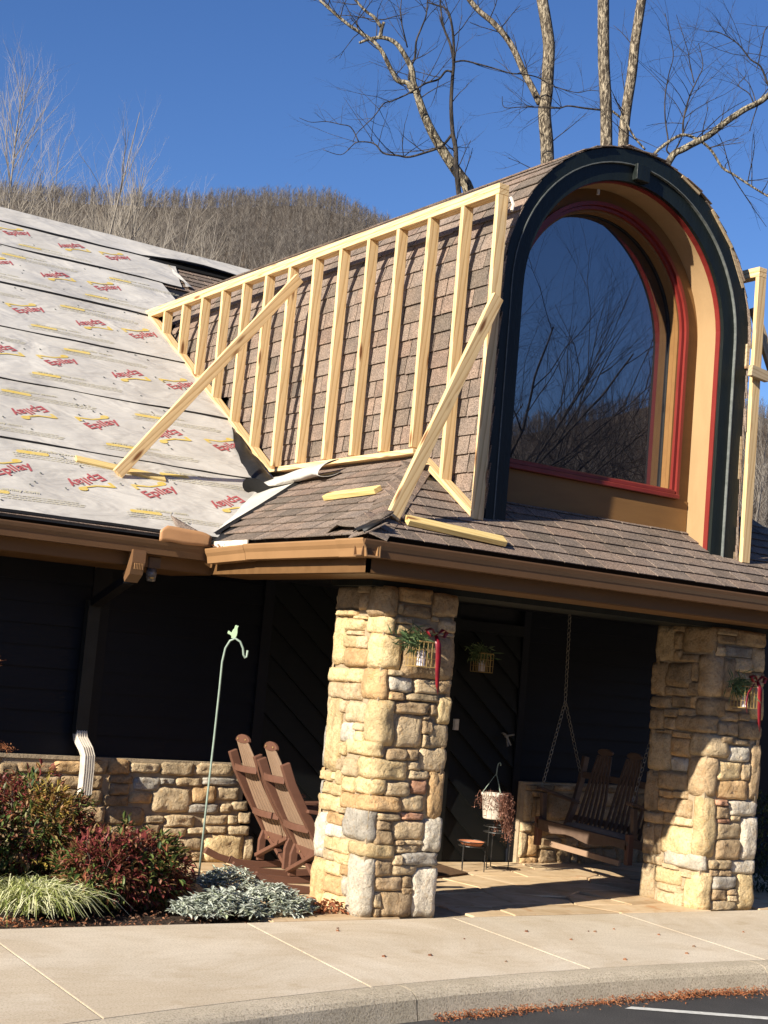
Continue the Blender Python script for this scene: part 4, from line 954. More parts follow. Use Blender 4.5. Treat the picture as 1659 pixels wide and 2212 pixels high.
# rolled back flap and hanging black strip below the stud wall corner
fl = []
def sheetgrid(name, fn, nu, nv, mat, parent, th=.003):
    m = Mb()
    for i in range(nu + 1):
        for j in range(nv + 1): m.v.append(tuple(fn(i / nu, j / nv)))
    for i in range(nu):
        for j in range(nv): a = i * (nv + 1) + j; m.f.append((a, a + nv + 1, a + nv + 2, a + 1))
    return obj(name, m, mat, parent, sm=True)
def flap(u, v_):
    # cylinder roll lying along the plate, from the valley corner towards the front
    y = 11.14 - 1.10 * u; rx = .055 + .06 * u; rad = .022 + .042 * u; a = -0.5 + 4.4 * v_; x = 6.17 - .13 * (1 - u) ** 1.5; z0 = roofL(x) + .03 + rad
    wob = .012 * math.sin(u * 9 + v_ * 4)
    wob += .018 * noise.noise(Vector((u * 5, v_ * 3, 2))); return Vector((x - rx * math.sin(a) + wob, y + .09 * v_ * u, z0 - rad * math.cos(a) - S * rx * math.sin(a) * .7 + wob))
o = sheetgrid('rolled_flap', flap, 18, 14, 'underlay', und); o.data.materials.append(M['tar']); so_ = o.modifiers.new('s', 'SOLIDIFY'); so_.thickness = .004; so_.material_offset = 1; so_.offset = -1
def hang(u, v_):
    t = 2.34 - 1.20 * u; return onM(6.30 - (.02 + .22 * math.sin(min(1, u * 1.15) * math.pi * .55)) * (1 - v_) * (1.0), t - .10 * (1 - v_) * u, .03 + .09 * math.sin(v_ * 3.1) * u + .012 * math.sin(u * 17 + v_ * 5))
o = sheetgrid('black_strip', hang, 20, 6, 'tar', und)
def curl(u, v_):
    a = 3.6 * v_; rad = .055 - .02 * u; p = onM(5.90 + .30 * u, 1.02 - .05 * u - .10 * v_ * 0, .03 + rad); return p + Vector((-rad * math.sin(a) - .05 * v_, -.06 * v_ - .14 * v_ * u, -rad * math.cos(a) + .02 * math.sin(u * 8)))
sheetgrid('black_curl', curl, 12, 10, 'tar', und)
# dark sheet painting the shadow under the lifted edge by the ridge tear
m = Mb(); m.prism([onM(6.95, 6.93, .03), onM(8.6, 7.0, .03), onM(8.6, 7.14, .05), onM(7.1, 7.12, .05)], nM, .01); obj('gap_shadow', m, 'tar', und, fixn=True)
sheetgrid('torn_corner', lambda u, v_: onM(7.22 + .02 * math.sin(v_ * 9) + (.10 - .06 * v_) * u, 6.26 + .70 * v_, .035 + .012 * math.sin(u * 3 + v_ * 9)), 4, 10, 'underlay', und)

m = Mb(); rr = random.Random(6)
for _ in range(170):
    x, t = rr.uniform(2.5, 6.2), rr.uniform(.2, 6.9)
    if x > 5 + t * .5: continue
    p = onM(x, t, .030 + nz(x, t)); m.tube([p, p + nM * .004], .009, 7)
obj('cap_nails', m, 'edgegrey', und, kind='stuff')
# printed marks: word and little roof outline, turned by turns
def text_mesh(body, size, bold=.0, shear=0.0, name='print'):
    cu = bpy.data.curves.new(name, 'FONT'); cu.body = body; cu.size = size; cu.offset = bold; cu.shear = shear; cu.align_x = 'CENTER'; cu.align_y = 'CENTER'; cu.resolution_u = 3
    tmp = bpy.data.objects.new('tmp', cu); col.objects.link(tmp); dg = bpy.context.evaluated_depsgraph_get(); dg.update()
    me = bpy.data.meshes.new_from_object(tmp.evaluated_get(dg)); bpy.data.objects.remove(tmp); return me
word = text_mesh('Epilay', .140, .003, .0, 'printed_word'); word.materials.clear(); word.materials.append(M['inkred'])
web = text_mesh('www.epilay.com', .055, .001, 0, 'printed_web'); web.materials.clear(); web.materials.append(M['inkpale'])
for me_, wdt in ((word, .40), (web, .46)):
    xs_ = [v.co.x for v in me_.vertices]; sx = wdt / (max(xs_) - min(xs_))
    for v in me_.vertices: v.co.x *= sx
m = Mb()
def P2(*p): m.quad(*[(x, y, 0) for x, y in p])
P2((-.20, .055), (-.165, .055), (-.165, .135), (-.20, .135)); P2((-.165, .105), (-.03, .075), (-.03, .095), (-.165, .135)); P2((-.03, .075), (.12, .085), (.12, .105), (-.03, .095))
m.quad(*[(.125 + .045 * math.cos(a), .115 + .030 * math.sin(a), .0003) for a in [k * math.pi / 6 for k in range(12)]])
house_mark = m.mesh('printed_roof_mark'); house_mark.materials.append(M['inkyellow'])
m = Mb()
m.quad(*[((.11 if abs(a) < 1.57 or a > 4.71 else -.11) + .026 * math.cos(a), .026 * math.sin(a), 0) for a in [k * math.pi / 6 for k in range(12)]])
pill = m.mesh('printed_pill'); pill.materials.append(M['inkyellow'])
m = Mb(); rr = random.Random(8)
for row in range(3):
    x = -.42
    while x < .42: L = rr.uniform(.012, .05); m.quad((x, row * .03, 0), (x + L, row * .03, 0), (x + L, row * .03 + .009, 0), (x, row * .03 + .009, 0)); x += L + .008
small = m.mesh('printed_small_lines'); small.materials.append(M['inkpale'])
ax, ay = Vector((1, 0, 0)), vM
def put(me_, x, t, ang, h=.0035, parent=und, name='printed_mark', flip=False):
    hh = .022 + nz(x, t) + h + .004; c, s_ = math.cos(ang), math.sin(ang)
    X = ax * c + ay * s_; Y = ay * c - ax * s_
    # follow the rumpled sheet: sample its height at each vertex on a private copy
    me2 = me_.copy(); k = max(i for i in range(7) if LAPS[i] <= max(t, .13)); o_ = onM(x, t); n_ = 0
    for v in me2.vertices:
        w_ = X * v.co.x + Y * v.co.y; vx = x + w_.x; vt = t + w_.dot(ay); h_ = .022 + nz(vx, vt) + k * .002 + .0045 + v.co.z
        v_ = (vt - LAPS[k]) / (LAPS[k + 1] + .1 - LAPS[k]); h_ += .012 * (1 + 1.2 * noise.noise(Vector((vx * .7, k * 3.1, 4)))) * max(0, 1 - v_ * 5)
        v.co = onM(vx, vt, h_) - wl(und)
    ob = bpy.data.objects.new(name, me2); col.objects.link(ob); ob.parent = und
for row, (t, xu, xd) in enumerate([(.78, 3.79, 4.39), (1.92, 4.86, 4.22), (3.16, 4.84, 5.49), (4.34, 4.83, 5.47), (5.58, 6.04, 5.43), (6.76, 5.31, 5.95)]):
    for kx in range(-5, 3):
        for x, ang in ((xu + 1.22 * kx, 0), (xd + 1.24 * kx, math.pi)):
            lim = 6.2 if t < 5.2 else (6.5 if t < 6 else 7.15)
            if t < 1.2: lim = 5.0 + t * .84
            if x > lim or x < 2.2: continue
            a = ang + R(34); put(word, x, t, a, name='printed_word'); put(house_mark, x, t, ang + R(22), name='printed_roof_mark')
    for kx in range(-5, 4):
        x = xu - .25 + 1.22 * kx + (.3 if row % 2 else 0)
        if x > (6.0 if 1.3 < t < 5.2 else (4.9 + t * .5 if t < 1.2 else 6.3)) - .35 or x < 2.2: continue
        for dt in (-.40, .34):
            if LAPS[row] + .03 < t + dt < LAPS[row + 1] - .03:
                put(pill, x + (.5 if dt > 0 else 0), t + dt, R(3), name='printed_pill')
                put(small, x + .25 + (.5 if dt > 0 else 0), t + dt - .085, R(2), name='printed_small_lines')
                put(web, x + .15 + (.5 if dt > 0 else 0), t + dt + .055, R(2) + (math.pi if dt > 0 else 0), name='printed_web')

# ---------------------------------------------------------------- gutters, fascia, soffit, downspout
GP = [(0, .0), (.012, .004), (.012, -.006), (.004, -.03), (-.012, -.055), (-.022, -.105), (-.115, -.105), (-.115, -.005), (-.108, -.005), (-.108, -.098), (-.028, -.098), (-.018, -.052), (-.002, -.028)]
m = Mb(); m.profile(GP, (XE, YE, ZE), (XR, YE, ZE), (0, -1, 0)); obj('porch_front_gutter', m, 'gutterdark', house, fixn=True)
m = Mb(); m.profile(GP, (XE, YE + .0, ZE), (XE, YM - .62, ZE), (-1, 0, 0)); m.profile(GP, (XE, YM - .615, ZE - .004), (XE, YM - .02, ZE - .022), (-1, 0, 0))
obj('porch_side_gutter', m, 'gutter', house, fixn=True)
m = Mb(); m.profile([(a * 1.15 + .002, b * 1.06) for a, b in GP], (XE, YE - .003, ZE + .003), (XE, YE + .33, ZE + .003), (-1, 0, 0)); obj('gutter_sleeve', m, 'gutter', house, fixn=True)
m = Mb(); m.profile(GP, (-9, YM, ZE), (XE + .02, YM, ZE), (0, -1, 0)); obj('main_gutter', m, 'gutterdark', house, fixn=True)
FP = [(-.12, .02), (-.12, -.20), (-.145, -.20), (-.145, .02)]
FB = [(-.10, -.10), (-.118, -.10), (-.118, -.205), (-.10, -.205)]
for p0, p1, o_ in (((XE + .12, YE, ZE), (XR, YE, ZE), (0, -1, 0)), ((XE, YE + .12, ZE), (XE, YM + .12, ZE), (-1, 0, 0)), ((-9, YM, ZE), (XE + .12, YM, ZE), (0, -1, 0))):
    m = Mb(); m.profile(FP, p0, p1, o_); obj('fascia_board', m, 'soffit', house, fixn=True)
m = Mb(); m.box(XE + .147, 12.2, YE + .147, 8.515, 2.285, 2.30); m.box(XE + .147, 5.615, 8.516, YM + .13, 2.285, 2.30); m.box(-9, XE + .146, YM + .147, 10.98, 2.285, 2.30); obj('eave_soffit', m, 'soffit', house)
m = Mb(); m.box(XE + .02, XE + .03, YM - .62, YM - .1, ZE - .06, ZE + .04); obj('pale_fascia_scrap', m, 'white', house)
# bent flashing standing over the gutter corner
sheetgrid('bent_flashing', lambda u, v_: Vector((XE - .40 + .43 * u, YM - .03 - .004 * math.sin(u * 5) - .03 * v_ * max(0, u - .6), ZE - .005 + .12 * v_ * (1 - .3 * u ** 5) * (1 - .35 * max(0, .12 - u) / .12) + .003 * math.sin(u * 9))), 16, 4, 'cardboard', house).modifiers.new('s', 'SOLIDIFY').thickness = .003
sheetgrid('loose_shingle_scrap', lambda u, v_: onM(4.93 + .16 * u, .05 + (.26 - .20 * u) * v_, .04 + .03 * v_), 5, 5, 'shingle', mroof).modifiers.new('s', 'SOLIDIFY').thickness = .006
m = Mb(); rr = random.Random(2)
for _ in range(60):
    p = Vector((XE + .02 + rr.uniform(-.02, .05), YM - .1 - rr.uniform(0, .18), ZE - .02 + rr.uniform(0, .03))); a = Vector((rr.uniform(-1, 1), rr.uniform(-1, 1), rr.uniform(-.4, .6))) * .016; b = Vector((a.y, -a.x, .01)) * .6
    m.quad(p - a, p + b, p + a, p - b)
obj('leaves_in_gutter', m, 'redleaf', house, kind='stuff')
# downspout
ds = empty('downspout', (4.62, 10.6, 1.5), parent=house)
m = Mb(); m.ribbon([(4.60, 10.17, 2.40), (4.60, 10.17, 2.31), (4.60, 10.19, 2.24), (4.60, 10.26, 2.19)], .105, .075, (1, 0, 0)); obj('outlet_elbow', m, 'gutterdark', ds)
for k in range(6): 
    m = Mb(); m.box(4.565 + k * .013, 4.569 + k * .013, 10.125, 10.133, 2.255, 2.30); obj('elbow_crimp', m, 'gutter', ds)
m = Mb(); m.ribbon([(4.60, 10.28, 2.18), (4.605, 10.86, 2.0)], .085, .06, (1, 0, 0)); obj('slanting_pipe', m, 'navy', ds)
m = Mb(); m.ribbon([(4.61, 10.92, 2.02), (4.61, 10.92, .98)], .10, .075, (1, 0, 0)); obj('upright_pipe', m, simple('dark_painted_downspout', (.020, .021, .020), (.012, .013, .013), 6, .5, .1, .002), ds)
m = Mb(); pts = [(4.61, 10.92, 1.0), (4.612, 10.90, .95), (4.63, 10.82, .88), (4.645, 10.80, .82), (4.65, 10.80, .70), (4.65, 10.80, .52)]; m.ribbon(pts, .095, .075, (1, 0, 0)); obj('weathered_elbow', m, 'white', ds, bevel=.008)
for k in range(5):
    m = Mb(); x = -.038 + k * .019; m.ribbon([(p[0] + x, p[1] - .042, p[2] + .01) for p in pts], .006, .007, (1, 0, 0)); obj('rib', m, 'white', ds)

# ---------------------------------------------------------------- things on the porch
def lantern(name, loc, label, facing=(0, -1), lit_ribbon=True, seed=1, wreath_dx=-.08, box=.145):
    t = empty(name, loc, label, 'lantern', group='wreathed candle lanterns on the porch'); r = random.Random(seed); L = Vector(loc)
    m = Mb(); w_ = box / 2; h = .17
    cs = [(-w_, -w_), (w_, -w_), (w_, w_), (-w_, w_)]
    for z in (0, h): 
        for i in range(4): a, b = cs[i], cs[(i + 1) % 4]; m.tube([L + Vector((*a, z)), L + Vector((*b, z))], .0035, 5)
    obj('frame', m, 'wire', t); m = Mb()
    for i in range(4):
        a, b = Vector(cs[i]), Vector(cs[(i + 1) % 4])
        for q in range(4): p = a + (b - a) * q / 4; m.tube([L + Vector((p.x, p.y, 0)), L + Vector((p.x, p.y, h))], .0028, 4)
        for q in (1, 2): m.tube([L + Vector((*a, h * q / 3)), L + Vector((*b, h * q / 3))], .0024, 4)
    obj('wire_cage', m, 'wire', t)
    m = Mb(); m.box(L.x - w_, L.x + w_, L.y - w_, L.y + w_, L.z + h + .001, L.z + h + .006); m.tube([L + Vector((0, 0, h)), L + Vector((0, .02, h + .06)), L + Vector((0, w_ + .02, h + .10))], .004, 5); obj('lid', m, 'wire', t)
    m = Mb(); m.lathe([(.030, .006), (.030, .11), (.006, .112), (.004, .12)], L, 14); obj('candle', m, 'candle', t)
    m = Mb(); wc = L + Vector((wreath_dx, -.02, h + .01))
    for k in range(260):
        a = r.uniform(0, 6.28); d = Vector((math.cos(a) * r.uniform(.4, 1.2), r.uniform(-.6, .25), math.sin(a) * .7 - .35)); ln = r.uniform(.05, .11); p = wc + Vector((r.gauss(0, .05), r.gauss(0, .02), r.gauss(0, .03)))
        d.normalize(); s_ = d.cross(Vector((0, 1, .3))).normalized() * .0055; q = p + d * ln
        m.quad(p, p + d * ln * .5 + s_, q, p + d * ln * .5 - s_)
    obj('evergreen_sprigs', m, 'fir', t, kind='stuff')
    if seed == 2: return t
    rb = L + Vector((.05, -.085, h + .05)); m = Mb()
    for sx in (-1, 1):   # loops of the bow
        m.ribbon([rb, rb + Vector((.05 * sx, -.01, .045)), rb + Vector((.085 * sx, -.005, .03)), rb + Vector((.06 * sx, -.01, -.01)), rb], [.01, .04, .045, .035, .012], .003, (0, 1, .2))
    obj('bow', m, 'ribbon', t, sm=True)
    m = Mb(); m.ribbon([rb, rb + Vector((.01, -.02, -.06)), rb + Vector((.022, -.015, -.14)), rb + Vector((.026, -.012, -.22)), rb + Vector((.036, -.01, -.33)), rb + Vector((.048, -.01, -.40))], [.025, .042, .040, .036, .028, .004], .002, (1, -.3, 0)); obj('ribbon_tail', m, 'ribbon', t, sm=True)
    if seed == 3:
        m = Mb(); m.ribbon([rb + Vector((-.03, 0, -.02)), rb + Vector((-.10, 0, -.10)), rb + Vector((-.115, 0, -.19)), rb + Vector((-.10, 0, -.26))], [.015, .02, .018, .004], .002, (1, 0, 0)); obj('ribbon_tail', m, 'ribbon', t, sm=True)
    return t
lantern('wreath_lantern', (5.955, 8.345, 1.715), 'candle lantern with bright red ribbon on the sunlit column', seed=1)
lantern('wreath_lantern', (8.44, 10.86, 1.735), 'candle lantern in the dark beside the porch door', seed=2, wreath_dx=-.05)
lantern('wreath_lantern', (9.165, 8.335, 1.62), 'candle lantern with dark red ribbons on the shaded column', seed=3)

# sensor lamp under the eave
t = empty('eave_lamp', (4.77, 10.3, 2.3), 'small bracket lamp hanging under the brown eave', 'lamp')
m = Mb(); m.box(4.735, 4.835, 10.25, 10.33, 2.285, 2.37); obj('bracket_box', m, simple('dull_box', (.12, .08, .055), None, 12, .6, .2, .002), t, bevel=.006)
m = Mb(); m.lathe([(.034, -.018), (.040, 0), (.043, -.05), (.036, -.085), (.036, -.10)][::1], (4.782, 10.29, 2.285), 12); obj('lamp_lens', m, 'lens', t, sm=True)
m = Mb(); m.lathe([(.018, -.002), (.020, .01)], (4.765, 10.24, 2.205), 10); obj('lamp_button', m, 'wire', t)

# shepherd hook with a bird
hk = empty('shepherd_hook', (5.47, 10.3, 0), 'pale green shepherd hook with a small bird on top in the flower bed', 'garden hook')
K = 1.0
B0 = at(430, 1880, 11.38)
def hp(u, v): return at(u, v, 11.2)
pts = [hp(430, 1884), hp(448, 1720), hp(462, 1600), hp(474, 1490), hp(480, 1430), hp(487, 1400), hp(497, 1384), hp(508, 1379), hp(519, 1386), hp(525, 1400), hp(526, 1414), hp(529, 1421), hp(533, 1419), hp(535, 1405)]
pts[0].z = -.05
m = Mb(); m.tube(pts, .0085, 8); obj('rod', m, 'hookgreen', hk, sm=True)
bd = [(780, 572), (742, 585), (720, 562), (690, 552), (660, 568), (645, 610), (632, 672), (590, 700), (560, 760), (545, 805), (490, 760), (455, 730), (430, 745), (408, 805), (415, 835), (480, 865), (535, 905), (540, 930), (525, 970), (560, 985), (640, 985), (690, 950), (725, 880), (742, 790), (745, 680), (762, 620)]
bp = [hp((700 + x * .0994) * .6636, (1980 + y * .0994) * .6636) for x, y in bd]
m = Mb(); m.prism(bp, -FW, .012); o = obj('bird', m, 'birdgreen', hk, fixn=True, bevel=.003)

# rocking chairs
def rocker(loc, rot, label):
    t = empty('rocking_chair', loc, label, 'rocking chair', group='rocking chairs on the porch'); t.rotation_euler.z = rot
    def part(name, mb, mat, **k):
        me = fix(mb.mesh(name)); me.materials.append(M[mat]); o = bpy.data.objects.new(name, me); col.objects.link(o); o.parent = t
        b = o.modifiers.new('bevel', 'BEVEL'); b.width = .005; b.segments = 2; b.limit_method = 'ANGLE'; return o
    for s in (-1, 1):
        y = .235 * s
        part('rocker', Mb().ribbon([(-.47, y, .135), (-.36, y, .085), (-.2, y, .042), (0, y, .026), (.2, y, .038), (.40, y, .085)], .034, .052, (0, 1, 0)), 'brown')
        part('post', Mb().ribbon([(.06, y, .30), (-.02, y, .42), (-.14, y, .60), (-.25, y, .78), (-.315, y, .93)], .045, .07, (0, 1, 0)), 'brown')
        part('leg', Mb().ribbon([(.02, y, .06), (.02, y, .22), (.06, y, .34)], .035, .06, (0, 1, 0)), 'brown')
        part('leg', Mb().ribbon([(.34, y, .07), (.33, y, .30), (.32, y, .56)], .035, .055, (0, 1, 0)), 'brown')
        part('armrest', Mb().ribbon([(-.12, y * 1.08, .60), (.1, y * 1.08, .575), (.38, y * 1.08, .585)], .085, .026, (0, 1, 0)), 'brown')
        part('seat_rail', Mb().ribbon([(.02, y, .30), (.36, y, .37)], .03, .06, (0, 1, 0)), 'brown')
    part('cross_brace', Mb().bar((.02, -.235, .10), (.05, .235, .30), .03, .05, (1, 0, 0)), 'brown')
    part('cross_brace', Mb().bar((-.012, .235, .10), (.02, -.235, .30), .03, .05, (1, 0, 0)), 'brown')
    for z, x, w_ in ((.805, -.285, .20), (.46, -.075, .235)):
        part('back_rail', Mb().ribbon([(x, -w_, z), (x - .035, -w_ * .5, z), (x - .045, 0, z), (x - .035, w_ * .5, z), (x, w_, z)], .05, .028, (0, 0, 1)), 'brown')
    part('rear_rail', Mb().ribbon([(.045, -.215, .27), (.035, 0, .265), (.045, .215, .27)], .07, .028, (0, 0, 1)), 'brown')
    for k in range(7):
        f = (k - 3) / 3
        path = [(.06, .17 * f, .25), (.0, .185 * f, .38), (-.10, .175 * f, .55), (-.20, .15 * f, .72), (-.275, .115 * f, .88), (-.345, .085 * f, 1.02)]
        part('slat', Mb().ribbon([(a - .0, b, c) for a, b, c in path], [.046, .046, .044, .038, .030, .026], .014, (0, 1, 0)), 'slat')
    for k in range(7):
        x = .08 + k * .043; part('seat_slat', Mb().bar((x, -.215, .32 + k * .008), (x, .215, .32 + k * .008), .036, .016), 'slat')
    m = Mb(); hp_ = [(-.35, .125 * math.cos(a), 1.025 + (.05 if math.sin(a) > 0 else .022) * math.sin(a)) for a in [math.pi * 2 * i / 14 for i in range(14)]]; m.prism(hp_, (-1, 0, .1), .026); part('headrest', m, 'brown')
    for s in (-1, 1):
        m = Mb(); m.tube([(-.352, .07 * s, 1.035), (-.358, .07 * s, 1.035)], .008, 8); part('bolt', m, 'wire')
        m = Mb(); m.tube([(.028 - .02, .1 * s, .262), (.012, .1 * s, .262)], .007, 8); part('bolt', m, 'wire')
    return t
rocker((6.13, 10.42, 0), R(-4), 'brown rocking chair with tan slats next to the stone half wall')
rocker((5.95, 9.64, 0), R(-8), 'brown rocking chair with tan slats next to the sunlit column')

# hanging bench swing
sw = empty('porch_swing', (9.35, 10.1, .4), 'dark slatted bench swing hanging on chains beside the right column', 'porch swing')
def SP(name, mb, mat='swingwood', bev=.004, **k):
    o = obj(name, mb, mat, sw, fixn=True, **k); b = o.modifiers.new('bevel', 'BEVEL'); b.width = bev; b.segments = 1; b.limit_method = 'ANGLE'; return o
YA, YB, XFs, XB = 10.66, 9.46, 9.06, 9.44
m = Mb(); 
pr = [(y, .42 - .0 ) for y in (YA, YB)]
poly = [(XFs, YA, .445), (XFs, YB, .405)] + [(XFs, YB + (YA - YB) * k / 12, .30 + .018 * math.sin(k * 1.05) + .04 * k / 12 + .02 * abs(k - 6) / 6) for k in range(13)]
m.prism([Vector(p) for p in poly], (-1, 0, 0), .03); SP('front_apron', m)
SP('footrail', Mb().ribbon([(XFs + .03, YA - .1, .24), (XFs + .03, YB + .1, .20)], .03, .05, (1, 0, 0)), 'slat')
for y, nm in ((YA, 0), (YB, 1)):
    SP('leg', Mb().bar((XFs + .03, y, .46), (XFs + .03, y, .20), .05, .06, (1, 0, 0)), 'brown')
    SP('arm_post', Mb().bar((XFs + .08, y, .42), (XFs + .06, y, .68), .045, .05, (1, 0, 0)))
    SP('armrest', Mb().bar((XFs + .0, y, .72), (XB + .10, y, .60), .08, .03, (0, 0, 1)))
    SP('side_rail', Mb().bar((XFs, y, .40), (XB + .05, y, .30), .035, .07, (0, 0, 1)))
    SP('back_post', Mb().ribbon([(XB - .05, y, .28), (XB + .06, y, .55), (XB + .13, y, .80), (XB + .17, y, 1.03)], .045, .06, (0, 1, 0)))
SP('back_rail', Mb().bar((XB + .15, YA, .86), (XB + .15, YB, .84), .03, .06, (0, 0, 1)))
SP('back_rail', Mb().bar((XB + .08, YA, .46), (XB + .08, YB, .44), .03, .05, (0, 0, 1)))
for c_ in range(3):
    yc = 10.40 - c_ * .39
    for k in range(6):
        f = (k - 2.5) / 2.5
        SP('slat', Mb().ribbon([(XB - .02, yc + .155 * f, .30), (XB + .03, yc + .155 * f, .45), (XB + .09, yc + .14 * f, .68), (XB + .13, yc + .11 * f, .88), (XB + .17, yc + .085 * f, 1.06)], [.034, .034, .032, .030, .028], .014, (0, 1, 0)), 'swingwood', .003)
    SP('headrest', Mb().prism([(XB + .165, yc + .10 * math.cos(a), 1.09 + .035 * math.sin(a)) for a in [6.283 * i / 12 for i in range(12)]], (-1, 0, 0), .03))
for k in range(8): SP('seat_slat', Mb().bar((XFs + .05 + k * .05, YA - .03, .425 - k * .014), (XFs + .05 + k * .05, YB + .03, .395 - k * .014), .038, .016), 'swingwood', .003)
m = Mb(); g = []
for i in range(9):
    for j in range(13): u, v_ = -1 + i / 4, -1 + j / 6; k = max(0, (1 - abs(u) ** 4) * (1 - abs(v_) ** 4)) ** .5; m.v.append((XFs + .19 + .14 * u, 9.98 + .42 * v_, .425 - .03 * (u > 9) - .022 * (1 + u) + .055 * k - .015 * (1 - v_)))
for i in range(8):
    for j in range(12): a = i * 13 + j; m.f.append((a, a + 13, a + 14, a + 1))
tag(obj('seat_cushion', m, 'cushion', None, sm=True), 'beige cushion lying on the seat of the porch swing', 'cushion')
def chain(a, b, parent):
    a, b = Vector(a), Vector(b); L = (b - a).length; n = int(L / .042); d = (b - a) / L; s_ = d.cross(Vector((.3, 1, 0))).normalized(); q = d.cross(s_)
    m = Mb()
    for k in range(n):
        c = a + d * ((k + .5) * L / n); e = (s_ if k % 2 else q) * .5 + (q if k % 2 else s_) * .5 * .6; e.normalize(); ring_ = []
        for i in range(9): an = 6.2832 * i / 8; ring_.append(c + d * (.026 * math.cos(an)) + e * (.0125 * math.sin(an)))
        m.tube(ring_, .0038, 4, False)
    obj('chain', m, 'chain', parent)
top = Vector((9.25, 10.62, 2.345)); sp = Vector((9.27, 10.62, 1.53)); chain(top, sp, sw); chain(sp, (XFs + .03, YA, .70), sw); chain(sp, (XB + .13, YA, .84), sw)
top2 = Vector((9.36, 9.44, 2.345)); sp2 = Vector((9.34, 9.46, 1.53)); chain(top2, sp2, sw); chain(sp2, (XFs + .03, YB, .70), sw); chain(sp2, (XB + .13, YB, .84), sw)

# plant stand, saucer, hanging pot
ps = empty('plant_stand', (8.35, 10.5, 0), 'black wire two tier plant stand on the flagstones', 'plant stand')
def hoop(c, r_, z, rad=.0045): return Mb().tube([(c[0] + r_ * math.cos(a), c[1] + r_ * math.sin(a), z) for a in [6.2832 * i / 24 for i in range(25)]], rad, 5, False)
cA, cB = (8.17, 10.46), (8.52, 10.55)
obj('low_ring', hoop(cA, .125, .255), 'black', ps); obj('low_ring', hoop(cA, .115, .215), 'black', ps); obj('high_ring', hoop(cB, .125, .375), 'black', ps); obj('high_ring', hoop(cB, .125, .325), 'black', ps)
for c, zt, angs in ((cA, .255, (3.5, 5.6, 1.5)), (cB, .375, (5.9, 1.2, 3.4))):
    for a in angs:
        p = (c[0] + .125 * math.cos(a), c[1] + .125 * math.sin(a)); obj('leg', Mb().tube([(p[0], p[1], zt), (p[0], p[1], 0)], .005, 6), 'black', ps)
m = Mb()
for k in range(-4, 5): x = k * .026; h_ = math.sqrt(max(0, .12 ** 2 - x * x)); m.tube([(cB[0] + x, cB[1] - h_, .326), (cB[0] + x, cB[1] + h_, .326)], .002, 4); m.tube([(cA[0] + x, cA[1] - h_ * .95, .216), (cA[0] + x, cA[1] + h_ * .95, .216)], .002, 4)
obj('wire_shelf', m, 'black', ps)
tag(obj('plant_saucer', Mb().lathe([(.085, .222), (.112, .250), (.114, .256), (.106, .252), (.08, .228)], (cA[0], cA[1], 0), 24), 'terracotta', None, sm=True), 'terracotta saucer resting on the low ring of the stand', 'saucer')
hb = empty('hanging_pot', (8.42, 10.48, .6), 'white hanging pot overflowing with dried trailing plant and wire hook', 'hanging pot')
pc = Vector((8.395, 10.47, .45))
obj('pot', Mb().lathe([(.085, 0), (.092, .01), (.112, .20), (.120, .205), (.120, .225), (.108, .225), (.1, .2)], pc, 24), 'white', hb, sm=True)
hkp = pc + Vector((.0, 0, .40))
for a in (2.6, 4.5, .4): obj('wire', Mb().tube([pc + Vector((.115 * math.cos(a), .115 * math.sin(a), .22)), hkp], .0028, 5), 'hookgreen', hb)
obj('hook', Mb().tube([hkp + Vector((0, 0, -.02)), hkp + Vector((.005, 0, .05)), hkp + Vector((.012, 0, .085)), hkp + Vector((.03, 0, .098)), hkp + Vector((.042, 0, .085)), hkp + Vector((.04, 0, .068))], .0055, 7), 'hookgreen', hb, sm=True)
m = Mb(); r = random.Random(4)
for k in range(150):
    a = r.gauss(5.6, 1.1); rr_ = .115 + r.uniform(0, .03); p = pc + Vector((rr_ * math.cos(a), rr_ * math.sin(a), .22)); pt = [p + Vector((0, 0, .02))]; L = r.uniform(.08, .40) * (1 if math.cos(a - 5.8) > .3 else .55)
    for q in range(1, 5): pt.append(p + Vector((r.gauss(0, .012) + .03 * math.cos(a) * q / 4, r.gauss(0, .012) + .03 * math.sin(a) * q / 4, -L * q / 4)))
    m.tube(pt, .0022, 3)
    for q in range(9):
        c = pt[min(4, 1 + q // 2)] + Vector((r.gauss(0, .012), r.gauss(0, .012), r.gauss(0, .02))); e = Vector((r.uniform(-1, 1), r.uniform(-1, 1), r.uniform(-1, 1))) * .011; f = e.cross(Vector((.3, .5, 1))).normalized() * .006; m.quad(c - e, c + f, c + e, c - f)
obj('dried_vines', m, 'deadvine', hb, kind='stuff')
m = Mb(); m.prism([(7.45, 10.02, .016), (8.0, 10.26, .016), (8.06, 10.78, .016), (7.45, 10.7, .016)], (0, 0, 1), .014); tag(obj('doormat', m, 'mat', None), 'brown coir doormat on the flagstones behind the sunlit column', 'doormat')
m = Mb(); m.tube([(9.55, 9.9, .012), (9.75, 9.75, .012), (9.9, 9.85, .012), (10.1, 10.0, .015), (10.4, 9.95, .02)], .006, 5); tag(obj('cable', m, 'chain', None), 'thin cable trailing on the floor under the porch swing', 'cable')

